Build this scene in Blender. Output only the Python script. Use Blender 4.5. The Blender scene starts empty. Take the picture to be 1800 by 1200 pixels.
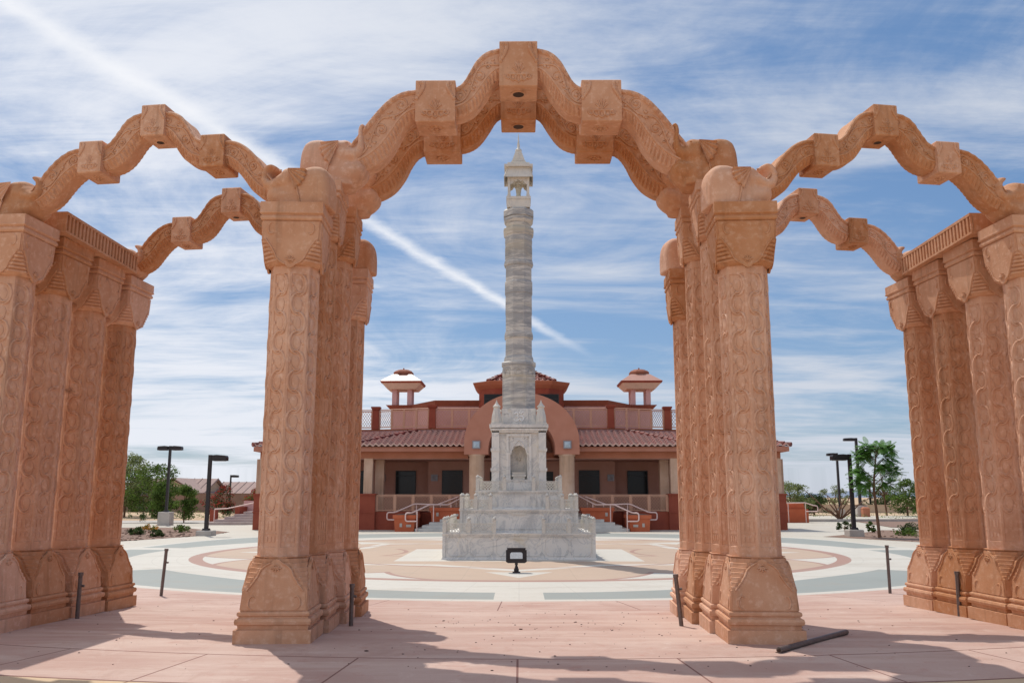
import bpy, math, random
from math import sin, cos, pi, sqrt, hypot, atan2, radians
from mathutils import Vector, Matrix, noise
random.seed(7)
S = bpy.context.scene
C = S.collection

# ------------------------------------------------------------------ materials
def new_mat(name):
    m = bpy.data.materials.new(name); m.use_nodes = True
    nt = m.node_tree; b = nt.nodes['Principled BSDF']
    return m, nt, b
class NT:
    def __init__(s, nt): s.nt = nt
    def n(s, t, **k):
        x = s.nt.nodes.new(t)
        for a, v in k.items():
            if a == 'inp':
                for i, val in v.items(): x.inputs[i].default_value = val
            else: setattr(x, a, v)
        return x
    def l(s, a, b): s.nt.links.new(a, b)
    def math(s, op, a, b=None, c=None, clamp=False):
        x = s.nt.nodes.new('ShaderNodeMath'); x.operation = op; x.use_clamp = clamp
        for i, v in enumerate((a, b, c)):
            if v is None: continue
            if isinstance(v, (int, float)): x.inputs[i].default_value = v
            else: s.nt.links.new(v, x.inputs[i])
        return x.outputs[0]
    def mix(s, f, a, b, bt='MIX'):
        x = s.nt.nodes.new('ShaderNodeMix'); x.data_type = 'RGBA'; x.blend_type = bt
        for i, v in ((0, f), (6, a), (7, b)):
            if isinstance(v, (int, float)): x.inputs[i].default_value = v
            elif isinstance(v, tuple): x.inputs[i].default_value = (*v, 1)[:4]
            else: s.nt.links.new(v, x.inputs[i])
        return x.outputs[2]
    def ramp(s, f, a, b):
        x = s.nt.nodes.new('ShaderNodeMapRange'); x.interpolation_type = 'SMOOTHSTEP'
        x.inputs[1].default_value = a; x.inputs[2].default_value = b
        s.nt.links.new(f, x.inputs[0]); return x.outputs[0]
    def noise(s, vec, scale, detail=4, rough=.55, dist=0):
        x = s.nt.nodes.new('ShaderNodeTexNoise')
        x.inputs['Scale'].default_value = scale; x.inputs['Detail'].default_value = detail
        x.inputs['Roughness'].default_value = rough; x.inputs['Distortion'].default_value = dist
        if vec: s.nt.links.new(vec, x.inputs['Vector'])
        return x.outputs[0]
    def mapping(s, vec, scale=(1, 1, 1), rot=(0, 0, 0), loc=(0, 0, 0)):
        x = s.nt.nodes.new('ShaderNodeMapping')
        x.inputs['Scale'].default_value = scale; x.inputs['Rotation'].default_value = rot
        x.inputs['Location'].default_value = loc
        s.nt.links.new(vec, x.inputs['Vector']); return x.outputs[0]
    def bump(s, h, bsdf, strength=.3, dist=.01):
        x = s.nt.nodes.new('ShaderNodeBump')
        x.inputs['Strength'].default_value = strength; x.inputs['Distance'].default_value = dist
        s.nt.links.new(h, x.inputs['Height']); s.nt.links.new(x.outputs[0], bsdf.inputs['Normal'])

def stone(name, c1, c2, c3=None, rough=.85, scale=1.0, stain=0.0, rnd=.0, bump=.35, spec=.3, streak=0.0):
    m, nt, b = new_mat(name); t = NT(nt)
    tc = t.n('ShaderNodeTexCoord'); geo = t.n('ShaderNodeNewGeometry')
    oi = t.n('ShaderNodeObjectInfo')
    off = t.n('ShaderNodeVectorMath', operation='SCALE'); t.l(oi.outputs['Location'], off.inputs[0]); off.inputs['Scale'].default_value = 1.7
    add = t.n('ShaderNodeVectorMath', operation='ADD'); t.l(tc.outputs['Object'], add.inputs[0]); t.l(off.outputs[0], add.inputs[1])
    v = add.outputs[0]
    n1 = t.noise(v, 1.3*scale, 6, .6, .3)
    n2 = t.noise(v, 14*scale, 5, .65)
    n3 = t.noise(v, 120*scale, 3, .6)
    col = t.mix(t.ramp(n1, .3, .7), c1, c2)
    if c3: col = t.mix(t.math('MULTIPLY', t.ramp(n2, .48, .72), .6), col, c3)
    col = t.mix(.35, col, t.mix(n3, (.35,.35,.35), (.65,.65,.65)), 'OVERLAY')
    if streak:
        ns = t.noise(t.mapping(v, (7, 7, .35)), 1.0, 5, .6)
        col = t.mix(t.math('MULTIPLY', t.ramp(ns, .5, .75), streak), col, tuple(x*.45 for x in c1))
    if stain:
        nn = t.noise(v, 2.6*scale, 5, .7, .6)
        col = t.mix(t.math('MULTIPLY', t.ramp(nn, .66, .76), stain), col, tuple(x*.3 for x in c1))
    if rnd:
        h = t.n('ShaderNodeHueSaturation'); t.l(col, h.inputs['Color'])
        h.inputs['Saturation'].default_value = 1.0
        t.l(t.math('MULTIPLY_ADD', oi.outputs['Random'], rnd, 1-rnd/2), h.inputs['Value'])
        t.l(t.math('MULTIPLY_ADD', oi.outputs['Random'], -rnd*.9, 1+rnd*.45), h.inputs['Saturation'])
        col = h.outputs[0]
    t.l(col, b.inputs['Base Color'])
    b.inputs['Roughness'].default_value = rough
    b.inputs['Specular IOR Level'].default_value = spec
    t.bump(t.math('ADD', t.math('MULTIPLY', n2, .7), t.math('MULTIPLY', n3, .35)), b, bump, .02)
    return m
def flat(name, c, rough=.6, metal=0, var=.12, scale=6, spec=.5):
    m, nt, b = new_mat(name); t = NT(nt)
    tc = t.n('ShaderNodeTexCoord')
    n = t.noise(tc.outputs['Object'], scale, 5, .6)
    col = t.mix(n, tuple(x*(1-var*1.4) for x in c), tuple(min(1, x*(1+var*1.4)) for x in c))
    t.l(col, b.inputs['Base Color']); b.inputs['Roughness'].default_value = rough
    b.inputs['Metallic'].default_value = metal; b.inputs['Specular IOR Level'].default_value = spec
    return m
def leafmat(name, c, var=.5):
    m, nt, b = new_mat(name); t = NT(nt)
    tc = t.n('ShaderNodeTexCoord')
    n = t.noise(tc.outputs['Object'], 1.6, 4, .6); n2 = t.noise(tc.outputs['Object'], 30, 2, .6)
    col = t.mix(t.ramp(n, .3, .7), tuple(x*(1-var) for x in c), tuple(x*(1+var) for x in c))
    col = t.mix(.4, col, t.mix(n2, (.3,.3,.3), (.7,.7,.7)), 'OVERLAY')
    t.l(col, b.inputs['Base Color']); b.inputs['Roughness'].default_value = .6
    b.inputs['Specular IOR Level'].default_value = .2
    tr = t.n('ShaderNodeBsdfTranslucent'); t.l(col, tr.inputs['Color'])
    mx = t.n('ShaderNodeMixShader'); mx.inputs[0].default_value = .4
    t.l(b.outputs[0], mx.inputs[1]); t.l(tr.outputs[0], mx.inputs[2])
    t.l(mx.outputs[0], nt.nodes['Material Output'].inputs[0])
    return m

M = {}
M['sand'] = stone('pink_sandstone', (.53,.255,.135), (.63,.355,.22), (.74,.48,.34), rough=.8, stain=.75, rnd=.3, streak=.42)
M['stucco'] = stone('pink_stucco', (.46,.195,.13), (.51,.23,.16), None, rough=.9, bump=.15)
M['stucco_dim'] = stone('mauve_stucco', (.42,.22,.165), (.46,.25,.195), None, rough=.9, bump=.15)
M['stucco_pink'] = stone('light_pink_stucco', (.60,.36,.34), (.66,.41,.38), None, rough=.9, bump=.15)
M['frieze'] = stone('terracotta_frieze', (.40,.15,.08), (.46,.18,.105), None, rough=.85, bump=.15)
M['brick_red'] = stone('dark_red_stucco', (.27,.06,.035), (.33,.08,.045), None, rough=.85, bump=.15)
M['planter'] = stone('orange_red_stucco', (.48,.115,.05), (.55,.15,.07), None, rough=.85, bump=.15)
M['tan'] = stone('tan_column_stone', (.56,.36,.25), (.66,.46,.34), None, rough=.85, bump=.2, streak=.35)
M['cornice'] = stone('brown_cornice', (.27,.09,.055), (.33,.12,.07), None, rough=.8, bump=.1)
M['lattice'] = flat('tan_lattice_paint', (.58,.32,.21), .6)
M['rail'] = flat('pale_pink_paint', (.80,.58,.52), .45, var=.05)
M['soffit'] = flat('cream_soffit', (.70,.55,.42), .7)
M['glass'] = flat('dark_window_glass', (.010,.010,.011), .12, spec=.25, var=.05)
M['black'] = flat('black_frame', (.015,.013,.014), .5)
M['lamp_black'] = flat('black_painted_steel', (.018,.012,.014), .45)
M['steel'] = flat('weathered_steel_pipe', (.16,.13,.12), .5, .6, var=.4, scale=25)
M['lampface'] = flat('blue_grey_lamp_lens', (.42,.50,.56), .25)
M['lampface_dim'] = flat('grey_wall_lamp', (.26,.25,.27), .4)
M['concrete'] = stone('grey_concrete', (.42,.38,.34), (.52,.47,.42), None, rough=.9, bump=.3)
M['step'] = stone('light_stone_steps', (.55,.52,.48), (.66,.63,.58), None, rough=.7, bump=.2)
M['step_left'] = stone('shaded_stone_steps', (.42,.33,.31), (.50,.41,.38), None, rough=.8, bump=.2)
M['blockwall'] = stone('brown_block_wall', (.24,.15,.11), (.29,.185,.14), None, rough=.95, bump=.3)
M['housewall'] = flat('tan_house_stucco', (.50,.38,.27), .9)
M['houseroof'] = flat('mauve_concrete_tile', (.36,.25,.22), .9, var=.25, scale=3)
M['bark'] = stone('brown_bark', (.12,.06,.035), (.20,.11,.07), None, rough=.95, bump=.6)
M['leaf'] = leafmat('green_foliage', (.10,.16,.03))
M['leaf_dark'] = leafmat('dark_green_foliage', (.05,.08,.022))
M['leaf_pale'] = leafmat('pale_desert_foliage', (.20,.24,.09))
M['leaf_fern'] = leafmat('feathery_green_foliage', (.115,.25,.055), .3)
M['flower_red'] = leafmat('red_bougainvillea', (.32,.035,.03))
M['flower_orange'] = leafmat('orange_flowers', (.60,.24,.02))
M['hill'] = flat('haze_blue_hill', (.20,.24,.32), 1, var=.1, scale=.01)  # distance haze is put into this blue-grey colour
M['dark'] = flat('painted_hole_shade', (.05,.025,.015), .9)  # flat dark colour standing in for the shade inside holes
M['emblem'] = flat('white_emblem_paint', (.92,.90,.86), .5, var=.02)
M['green_copper'] = flat('green_slab', (.20,.30,.25), .6)
M['silver'] = flat('light_reflector', (.62,.66,.68), .25, .3, var=.25, scale=40)
M['sign'] = flat('grey_sign_back', (.45,.44,.43), .5)
M['pebble'] = flat('dark_pebble', (.10,.06,.05), .9, var=.4, scale=3)
M['statue'] = flat('pale_statue_stone', (.60,.56,.45), .7)

def mat_marble(name, base, vein, yellow, banded):
    m, nt, b = new_mat(name); t = NT(nt)
    tc = t.n('ShaderNodeTexCoord'); v = tc.outputs['Object']
    if banded:
        v2 = t.mapping(v, (.35, .35, 2.2), (radians(4), radians(6), 0))
        n1 = t.noise(v2, 2.1, 8, .72, 1.4); n2 = t.noise(v2, 1.0, 3, .5, .5)
        sc = t.ramp(n1, .44, .58)
        col = t.mix(sc, vein, base)
        fine = t.noise(t.mapping(v, (.8, .8, 9), (radians(6), radians(5), 0)), 3.2, 6, .7, .8)
        col = t.mix(t.math('MULTIPLY', t.ramp(fine, .52, .62), .55), col, tuple(x*.62 for x in vein))
        col = t.mix(t.math('MULTIPLY', t.ramp(n2, .5, .7), .6), col, yellow)
    else:
        v2 = t.mapping(v, (1, 1, .8), (.5, .6, .3))
        n1 = t.noise(v2, 1.5, 8, .68, 1.6)
        d = t.math('ABSOLUTE', t.math('SUBTRACT', n1, .5))
        col = t.mix(t.ramp(d, -.02, .05), vein, base)
        n2 = t.noise(v, .9, 4, .6, .8)
        col = t.mix(t.math('MULTIPLY', t.ramp(n2, .5, .68), .55), col, tuple(x*.8 for x in vein))
        n3 = t.noise(v, 1.7, 4, .6, .8)
        col = t.mix(t.math('MULTIPLY', t.ramp(n3, .58, .72), .45), col, yellow)
    t.l(col, b.inputs['Base Color']); b.inputs['Roughness'].default_value = .55
    b.inputs['Specular IOR Level'].default_value = .35
    t.bump(t.noise(v, 40, 4, .6), b, .15, .01)
    return m
M['marble'] = mat_marble('white_marble', (.76,.725,.67), (.52,.52,.51), (.70,.60,.42), False)
M['marble_band'] = mat_marble('banded_grey_marble', (.60,.565,.51), (.35,.345,.34), (.58,.49,.34), True)
M['marble_white'] = mat_marble('bright_marble', (.66,.62,.55), (.54,.52,.48), (.60,.52,.38), False)

def mat_tile():
    m, nt, b = new_mat('red_clay_roof_tile'); t = NT(nt)
    tc = t.n('ShaderNodeTexCoord'); v = tc.outputs['Object']
    n = t.noise(t.mapping(v, (3.3, 2.2, 2.2)), 1.0, 1, .5); n2 = t.noise(v, 20, 4)
    col = t.mix(t.ramp(n, .3, .7), (.11,.02,.015), (.26,.05,.035))
    col = t.mix(t.math('MULTIPLY', n2, .15), col, (.6,.3,.25))
    t.l(col, b.inputs['Base Color']); b.inputs['Roughness'].default_value = .55
    return m
M['tile'] = mat_tile()
def mat_mortar_glint(): return flat('mortar_glint_edges', (.62,.42,.36), .8)  # pale tile lips: mortar tone with sun glints painted into it
M['mortar_glint'] = mat_mortar_glint()

def polar(t):
    """radius and angle around the centre of the plaza, from object coordinates"""
    tc = t.n('ShaderNodeTexCoord'); sx = t.n('ShaderNodeSeparateXYZ'); t.l(tc.outputs['Object'], sx.inputs[0])
    X, Y = sx.outputs[0], sx.outputs[1]
    r = t.math('SQRT', t.math('ADD', t.math('MULTIPLY', X, X), t.math('MULTIPLY', Y, Y)))
    ang = t.math('ARCTAN2', X, t.math('MULTIPLY', Y, -1.0))   # 0 towards the gateway
    return tc.outputs['Object'], X, Y, r, ang
def band(t, v, a, b):   # 1 between a and b
    return t.math('MULTIPLY', t.math('GREATER_THAN', v, a), t.math('LESS_THAN', v, b))
def mx(t, *a):
    o = a[0]
    for x in a[1:]: o = t.math('MAXIMUM', o, x)
    return o

def mat_pink():
    m, nt, b = new_mat('pink_stamped_concrete'); t = NT(nt)
    v, X, Y, r, ang = polar(t)
    n1 = t.noise(v, .45, 5, .6, .4); n2 = t.noise(v, 5, 6, .7, .3); n3 = t.noise(v, 60, 4, .6)
    st = t.noise(t.mapping(v, (.35, 2.2, 1)), 1.2, 5, .65, .3)
    col = t.mix(t.ramp(n1, .3, .7), (.44,.265,.21), (.53,.365,.30))
    col = t.mix(t.math('MULTIPLY', t.ramp(st, .42, .68), .6), col, (.62,.47,.39))
    col = t.mix(t.math('MULTIPLY', t.ramp(n2, .54, .75), .5), col, (.44,.20,.15))
    col = t.mix(t.math('MULTIPLY', t.ramp(n3, .60, .72), .35), col, (.3,.16,.12))
    tan = t.mix(n2, (.55,.38,.22), (.62,.46,.30))
    col = t.mix(t.math('GREATER_THAN', r, 20.47), col, tan)
    n5 = t.noise(v, 1.1, 7, .7, 1.2)
    col = t.mix(t.math('MULTIPLY', t.ramp(n5, .52, .70), .38), col, (.36,.20,.15))
    n6 = t.noise(v, 2.3, 7, .75, .6)
    col = t.mix(t.math('MULTIPLY', t.ramp(n6, .56, .72), .35), col, (.70,.58,.50))
    wob = t.math('MULTIPLY', t.math('SUBTRACT', n2, .5), .02)
    def line(val, c, w): return t.math('LESS_THAN', t.math('ABSOLUTE', t.math('SUBTRACT', t.math('ADD', val, wob), c)), w)
    arcs = mx(t, line(r, 19.13, .014), line(r, 20.45, .02))
    faint = mx(t, line(r, 13.55, .008), line(r, 14.6, .006), line(r, 15.8, .006), line(r, 17.0, .006))
    a1 = t.math('MULTIPLY', ang, 1/radians(4.62))
    f1 = t.math('ABSOLUTE', t.math('SUBTRACT', t.math('FRACT', t.math('ADD', a1, .51)), .5))
    rad1 = t.math('MULTIPLY', t.math('LESS_THAN', t.math('MULTIPLY', f1, t.math('MULTIPLY', r, radians(4.62))), .010), t.math('GREATER_THAN', r, 19.13))
    a2 = t.math('MULTIPLY', ang, 1/radians(8.3))
    f2 = t.math('ABSOLUTE', t.math('SUBTRACT', t.math('FRACT', t.math('ADD', a2, .65)), .5))
    rad2 = t.math('MULTIPLY', t.math('LESS_THAN', t.math('MULTIPLY', f2, t.math('MULTIPLY', r, radians(8.3))), .009), t.math('LESS_THAN', r, 14.6))
    j = mx(t, arcs, rad1, rad2)
    col = t.mix(t.math('MULTIPLY', faint, .35), col, (.33,.14,.11))
    col = t.mix(t.math('MULTIPLY', j, .85), col, (.16,.05,.035))
    t.l(col, b.inputs['Base Color']); b.inputs['Roughness'].default_value = .8
    h = t.math('SUBTRACT', t.math('ADD', n3, t.math('MULTIPLY', n2, 1.5)), t.math('MULTIPLY', j, 3))
    t.bump(h, b, .35, .01)
    return m
M['pink'] = mat_pink()

def mat_plaza():
    m, nt, b = new_mat('inlaid_plaza_paving'); t = NT(nt)
    v, X, Y, r, ang = polar(t)
    n1 = t.noise(v, .5, 5, .6); n2 = t.noise(v, 7, 5, .7)
    aa = t.math('ABSOLUTE', ang)
    white = t.mix(n1, (.52,.485,.42), (.61,.57,.50))
    tan = t.mix(n1, (.44,.315,.225), (.51,.37,.27))
    red = t.mix(n1, (.34,.19,.145), (.39,.225,.175))
    grey = t.mix(n1, (.245,.265,.245), (.32,.335,.31))
    conc = t.mix(n1, (.50,.455,.38), (.57,.52,.44))
    col = white
    deg = radians(1)
    # grey bands: inner edge narrows towards the sides
    inner = t.math('SUBTRACT', 11.62, t.math('MULTIPLY', t.ramp(aa, 0.05, .75), .95))
    near = t.math('MULTIPLY', t.math('MULTIPLY', t.math('GREATER_THAN', r, inner), t.math('LESS_THAN', r, 12.7)),
                  t.math('MULTIPLY', t.math('LESS_THAN', aa, 53*deg), t.math('GREATER_THAN', t.math('ABSOLUTE', X), .43)))
    side = t.math('MULTIPLY', band(t, r, 11.3, 12.7), band(t, aa, 58*deg, 96*deg))
    outer = t.math('ADD', 13.0, t.math('MULTIPLY', t.ramp(aa, 1.75, 2.4), 2.0))
    far = t.math('MULTIPLY', t.math('MULTIPLY', t.math('GREATER_THAN', r, 11.4), t.math('LESS_THAN', r, outer)), t.math('GREATER_THAN', aa, 101*deg))
    # inside the ring
    sec = radians(45)
    fa = t.math('MULTIPLY', t.math('SUBTRACT', t.math('FRACT', t.math('ADD', t.math('DIVIDE', ang, sec), .5)), .5), sec)
    px = t.math('MULTIPLY', r, t.math('SINE', fa)); py = t.math('MULTIPLY', r, t.math('COSINE', fa))
    def dist(cx, cy):
        a = t.math('SUBTRACT', px, cx); c = t.math('SUBTRACT', py, cy)
        return t.math('SQRT', t.math('ADD', t.math('MULTIPLY', a, a), t.math('MULTIPLY', c, c)))
    d1 = dist(0, 6.6)
    ins = t.math('LESS_THAN', r, 9.62)
    col = t.mix(ins, col, tan)
    petal = t.math('MULTIPLY', t.math('GREATER_THAN', d1, 3.15), band(t, r, 7.75, 9.25))
    col = t.mix(petal, col, white)
    leaf = t.math('MULTIPLY', t.math('LESS_THAN', t.math('ABSOLUTE', px), t.math('MULTIPLY', t.math('SUBTRACT', 8.7, r), .55)), band(t, r, 7.3, 8.7))
    col = t.mix(leaf, col, white)
    star = t.math('MULTIPLY', band(t, t.math('ADD', py, t.math('MULTIPLY', t.math('ABSOLUTE', px), .8)), 6.6, 7.1), t.math('LESS_THAN', r, 7.6))
    col = t.mix(star, col, white)
    redm = mx(t, band(t, r, 9.25, 9.62), band(t, r, 6.0, 6.16), t.math('MULTIPLY', band(t, d1, 3.02, 3.16), t.math('LESS_THAN', r, 9.3)))
    col = t.mix(redm, col, red)
    ax = t.math('ABSOLUTE', X); ay = t.math('ABSOLUTE', t.math('ADD', Y, 1.1))
    sq = t.math('MULTIPLY', t.math('LESS_THAN', ax, 3.35), t.math('LESS_THAN', ay, 2.75))
    col = t.mix(sq, col, white)
    col = t.mix(mx(t, near, side, far), col, grey)
    col = t.mix(t.math('GREATER_THAN', r, t.math('ADD', outer, .35)), col, conc)
    # joints
    def grid(val, p, w):
        f = t.math('ABSOLUTE', t.math('SUBTRACT', t.math('FRACT', t.math('DIVIDE', val, p)), .5)); return t.math('GREATER_THAN', f, .5-w/p)
    ga = t.math('GREATER_THAN', t.math('ABSOLUTE', t.math('SUBTRACT', t.math('FRACT', t.math('DIVIDE', ang, radians(5))), .5)), .494)
    jr = t.math('MULTIPLY', mx(t, ga, grid(r, .62, .007)), t.math('GREATER_THAN', r, 9.7))
    jx = t.math('MULTIPLY', mx(t, grid(X, 1.2, .007), grid(Y, 1.2, .007)), t.math('LESS_THAN', r, 9.25))
    col = t.mix(t.math('MULTIPLY', mx(t, jr, jx), .22), col, (.2,.17,.14))
    col = t.mix(t.math('MULTIPLY', t.ramp(n2, .5, .8), .3), col, (.3,.25,.2))
    n4 = t.noise(t.mapping(v, (.5, 1.6, 1)), .8, 7, .7, .8)
    col = t.mix(t.math('MULTIPLY', t.ramp(n4, .50, .68), .28), col, (.34,.27,.2))
    t.l(col, b.inputs['Base Color']); b.inputs['Roughness'].default_value = .7
    t.bump(n2, b, .15, .01)
    return m
M['plaza'] = mat_plaza()
def mat_ground(name, a, c, d, sc=1):
    m, nt, b = new_mat(name); t = NT(nt)
    tc = t.n('ShaderNodeTexCoord'); v = tc.outputs['Object']
    n1 = t.noise(v, .08*sc, 5, .6); n2 = t.noise(v, 3*sc, 6, .7); n3 = t.noise(v, 14*sc, 3, .7)
    col = t.mix(t.ramp(n1, .35, .65), a, c)
    col = t.mix(t.math('MULTIPLY', t.ramp(n2, .45, .7), .6), col, d)
    col = t.mix(.5, col, t.mix(n3, (.25,.25,.25), (.75,.75,.75)), 'OVERLAY')
    t.l(col, b.inputs['Base Color']); b.inputs['Roughness'].default_value = .95
    t.bump(n3, b, .6, .05)
    return m
M['desert'] = mat_ground('desert_soil', (.50,.33,.20), (.56,.42,.27), (.40,.27,.17))
M['bed'] = mat_ground('brown_gravel', (.22,.135,.10), (.28,.175,.13), (.14,.085,.06), 2.2)
M['road'] = mat_ground('pale_path', (.50,.455,.38), (.56,.51,.43), (.45,.40,.33))

# ------------------------------------------------------------------ mesh builder
class MB:
    def __init__(s): s.v = []; s.f = []; s.m = []; s.sm = []
    def add(s, vs, fs, mi=0, smooth=False):
        o = len(s.v); s.v += [tuple(x) for x in vs]
        for f in fs: s.f.append(tuple(i+o for i in f)); s.m.append(mi); s.sm.append(smooth)
        return s
    def box(s, x0, x1, y0, y1, z0, z1, mi=0):
        vs = [(x0,y0,z0),(x1,y0,z0),(x1,y1,z0),(x0,y1,z0),(x0,y0,z1),(x1,y0,z1),(x1,y1,z1),(x0,y1,z1)]
        return s.add(vs, [(0,3,2,1),(4,5,6,7),(0,1,5,4),(1,2,6,5),(2,3,7,6),(3,0,4,7)], mi)
    def frust(s, cx, cy, z0, z1, a0, b0, a1, b1, mi=0):
        return s.loft([[(cx-a0,cy-b0,z0),(cx+a0,cy-b0,z0),(cx+a0,cy+b0,z0),(cx-a0,cy+b0,z0)],
                [(cx-a1,cy-b1,z1),(cx+a1,cy-b1,z1),(cx+a1,cy+b1,z1),(cx-a1,cy+b1,z1)]], mi)
    def loft(s, rings, mi=0, smooth=False, cap=True, closed=True):
        n = len(rings[0]); vs = [p for r in rings for p in r]; fs = []
        for k in range(len(rings)-1):
            for i in range(n if closed else n-1):
                j = (i+1) % n
                fs.append((k*n+i, k*n+j, (k+1)*n+j, (k+1)*n+i))
        s.add(vs, fs, mi, smooth)
        if cap and closed:
            s.add(rings[0], [tuple(range(n))[::-1]], mi); s.add(rings[-1], [tuple(range(n))], mi)
        return s
    def ngon(s, prof, n=16, c=(0,0,0), mi=0, smooth=True, rot=0, cap=True):
        """profile of (radius, z) turned round a vertical axis"""
        return s.loft([[(c[0]+r*cos(rot+2*pi*i/n), c[1]+r*sin(rot+2*pi*i/n), c[2]+z) for i in range(n)] for r, z in prof], mi, smooth, cap)
    def tube(s, pts, r, n=6, mi=0, cap=True, smooth=True, flat=1.0):
        pts = [Vector(p) for p in pts]; N = len(pts); rings = []
        up = None
        for i, p in enumerate(pts):
            d = (pts[min(i+1, N-1)]-pts[max(i-1, 0)])
            d = d.normalized() if d.length > 1e-9 else Vector((0,0,1))
            if up is None:
                up = Vector((0,0,1)) if abs(d.z) < .9 else Vector((0,1,0))
            a = (up-d*up.dot(d)); a = a.normalized() if a.length > 1e-6 else d.orthogonal().normalized()
            up = a; b = d.cross(a)
            rr = r[i] if isinstance(r, (list, tuple)) else r
            rings.append([tuple(p+a*rr*cos(2*pi*k/n)+b*rr*flat*sin(2*pi*k/n)) for k in range(n)])
        return s.loft(rings, mi, smooth, cap)
    def ball(s, c, r, mi=0, n=8, m=5):
        if not isinstance(r, (tuple, list)): r = (r, r, r)
        return s.loft([[(c[0]+r[0]*sin(pi*(j+.02)/(m+.04))*cos(2*pi*i/n), c[1]+r[1]*sin(pi*(j+.02)/(m+.04))*sin(2*pi*i/n), c[2]-r[2]*cos(pi*j/m)) for i in range(n)] for j in range(m+1)], mi, True)
    def prism(s, poly, y0, y1, mi=0, axis='y'):
        """polygon in (x, z) extruded along y (or (x, y) along z)"""
        if axis == 'y': a = [(x, y0, z) for x, z in poly]; b = [(x, y1, z) for x, z in poly]
        elif axis == 'z': a = [(x, y, y0) for x, y in poly]; b = [(x, y, y1) for x, y in poly]
        else: a = [(y0, x, z) for x, z in poly]; b = [(y1, x, z) for x, z in poly]
        return s.loft([a, b], mi)
    def band2d(s, pts, w, y0, y1, mi=0):
        """thick line in the xz plane, extruded along y"""
        L = []; R = []
        for i, p in enumerate(pts):
            q0 = pts[max(i-1,0)]; q1 = pts[min(i+1,len(pts)-1)]
            dx, dz = q1[0]-q0[0], q1[1]-q0[1]; l = hypot(dx, dz) or 1
            ww = w[i] if isinstance(w, list) else w
            L.append((p[0]-dz/l*ww, p[1]+dx/l*ww)); R.append((p[0]+dz/l*ww, p[1]-dx/l*ww))
        rings = [[(L[i][0], y0, L[i][1]), (R[i][0], y0, R[i][1]), (R[i][0], y1, R[i][1]), (L[i][0], y1, L[i][1])] for i in range(len(pts))]
        return s.loft(rings, mi)
    def xf(s, mat, start=0):
        for i in range(start, len(s.v)): s.v[i] = tuple(mat @ Vector(s.v[i]))
        return s
    def build(s, name, mats, parent=None, loc=None):
        me = bpy.data.meshes.new(name); me.from_pydata(s.v, [], s.f); 
        if not isinstance(mats, (list, tuple)): mats = [mats]
        for m in mats: me.materials.append(M[m] if isinstance(m, str) else m)
        me.polygons.foreach_set('material_index', s.m); me.polygons.foreach_set('use_smooth', s.sm)
        import bmesh
        bm = bmesh.new(); bm.from_mesh(me); bmesh.ops.recalc_face_normals(bm, faces=bm.faces); bm.to_mesh(me); bm.free()
        me.update()
        o = bpy.data.objects.new(name, me); C.objects.link(o)
        if parent: o.parent = parent
        if loc: o.location = loc
        return o
def tag(o, label, cat, group=None):
    o['label'] = label; o['category'] = cat
    if group: o['group'] = group
    return o
def thing(name, label, cat, loc=(0,0,0), rz=0, group=None):
    o = bpy.data.objects.new(name, None); C.objects.link(o); o.location = loc; o.rotation_euler = (0,0,rz)
    o.empty_display_size = .1
    return tag(o, label, cat, group)
def struct(o): o['kind'] = 'structure'; return o
def kids(o): return [x for x in bpy.data.objects if x.parent == o]
def copy_tree(o, parent=None):
    c = o.copy(); C.objects.link(c); c.parent = parent
    for ch in kids(o): copy_tree(ch, c)
    return c
def dup(o, loc, rz, label, scale=None):
    c = copy_tree(o); c.location = loc; c.rotation_euler = (0,0,rz); c['label'] = label
    if scale: c.scale = scale
    return c

# ------------------------------------------------------------------ the lie of the land
def gz(x, y):
    r = hypot(x, y-28); return .03*min(max(r-13, 0), 5.3)
# ground sheet to the horizon
g = MB(); g.add([(-900,-300,-.06),(900,-300,-.06),(900,1500,-.06),(-900,1500,-.06)], [(0,1,2,3)])
struct(g.build('ground', 'desert'))
# plaza: disc round the monument plus the concrete apron up to the building
g = MB(); N = 128
rs = [0, 4, 8, 11, 13.0]
rings = [[(r*sin(2*pi*i/N), -r*cos(2*pi*i/N), 0) for i in range(N)] for r in rs[1:]]
g.loft(rings, cap=False); g.add([(0,0,0)]+rings[0], [(0, i+1, (i+1) % N+1) for i in range(N)])
out = []
for i in range(N):
    a = 2*pi*i/N; f = max(0, -cos(a))
    R = 17.0 if cos(a) > .0 else 17.0+17*f**1.2
    if cos(a) > .25: R = 13.0
    elif cos(a) > 0: R = 13.0+4*(1-cos(a)/.25)
    out.append((R*sin(a), -R*cos(a), 0))
g.loft([rings[-1], out], cap=False)
pl = struct(g.build('plaza_paving', 'plaza', loc=(0, 28, 0)))
# pink forecourt: rises gently from the plaza edge towards the gateway
g = MB(); rings = []
for r in [13.0, 14, 15, 16, 17, 18.3, 19.5, 22, 30, 45]:
    ring = []
    for i in range(97):
        a = radians(-76+152*i/96); z = .03*min(max(r-13, 0), 5.3)
        ring.append((r*sin(a), -r*cos(a), z))
    rings.append(ring)
g.loft(rings, cap=False, closed=False)
struct(g.build('forecourt_paving', 'pink', loc=(0, 28, 0.004)))
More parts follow.
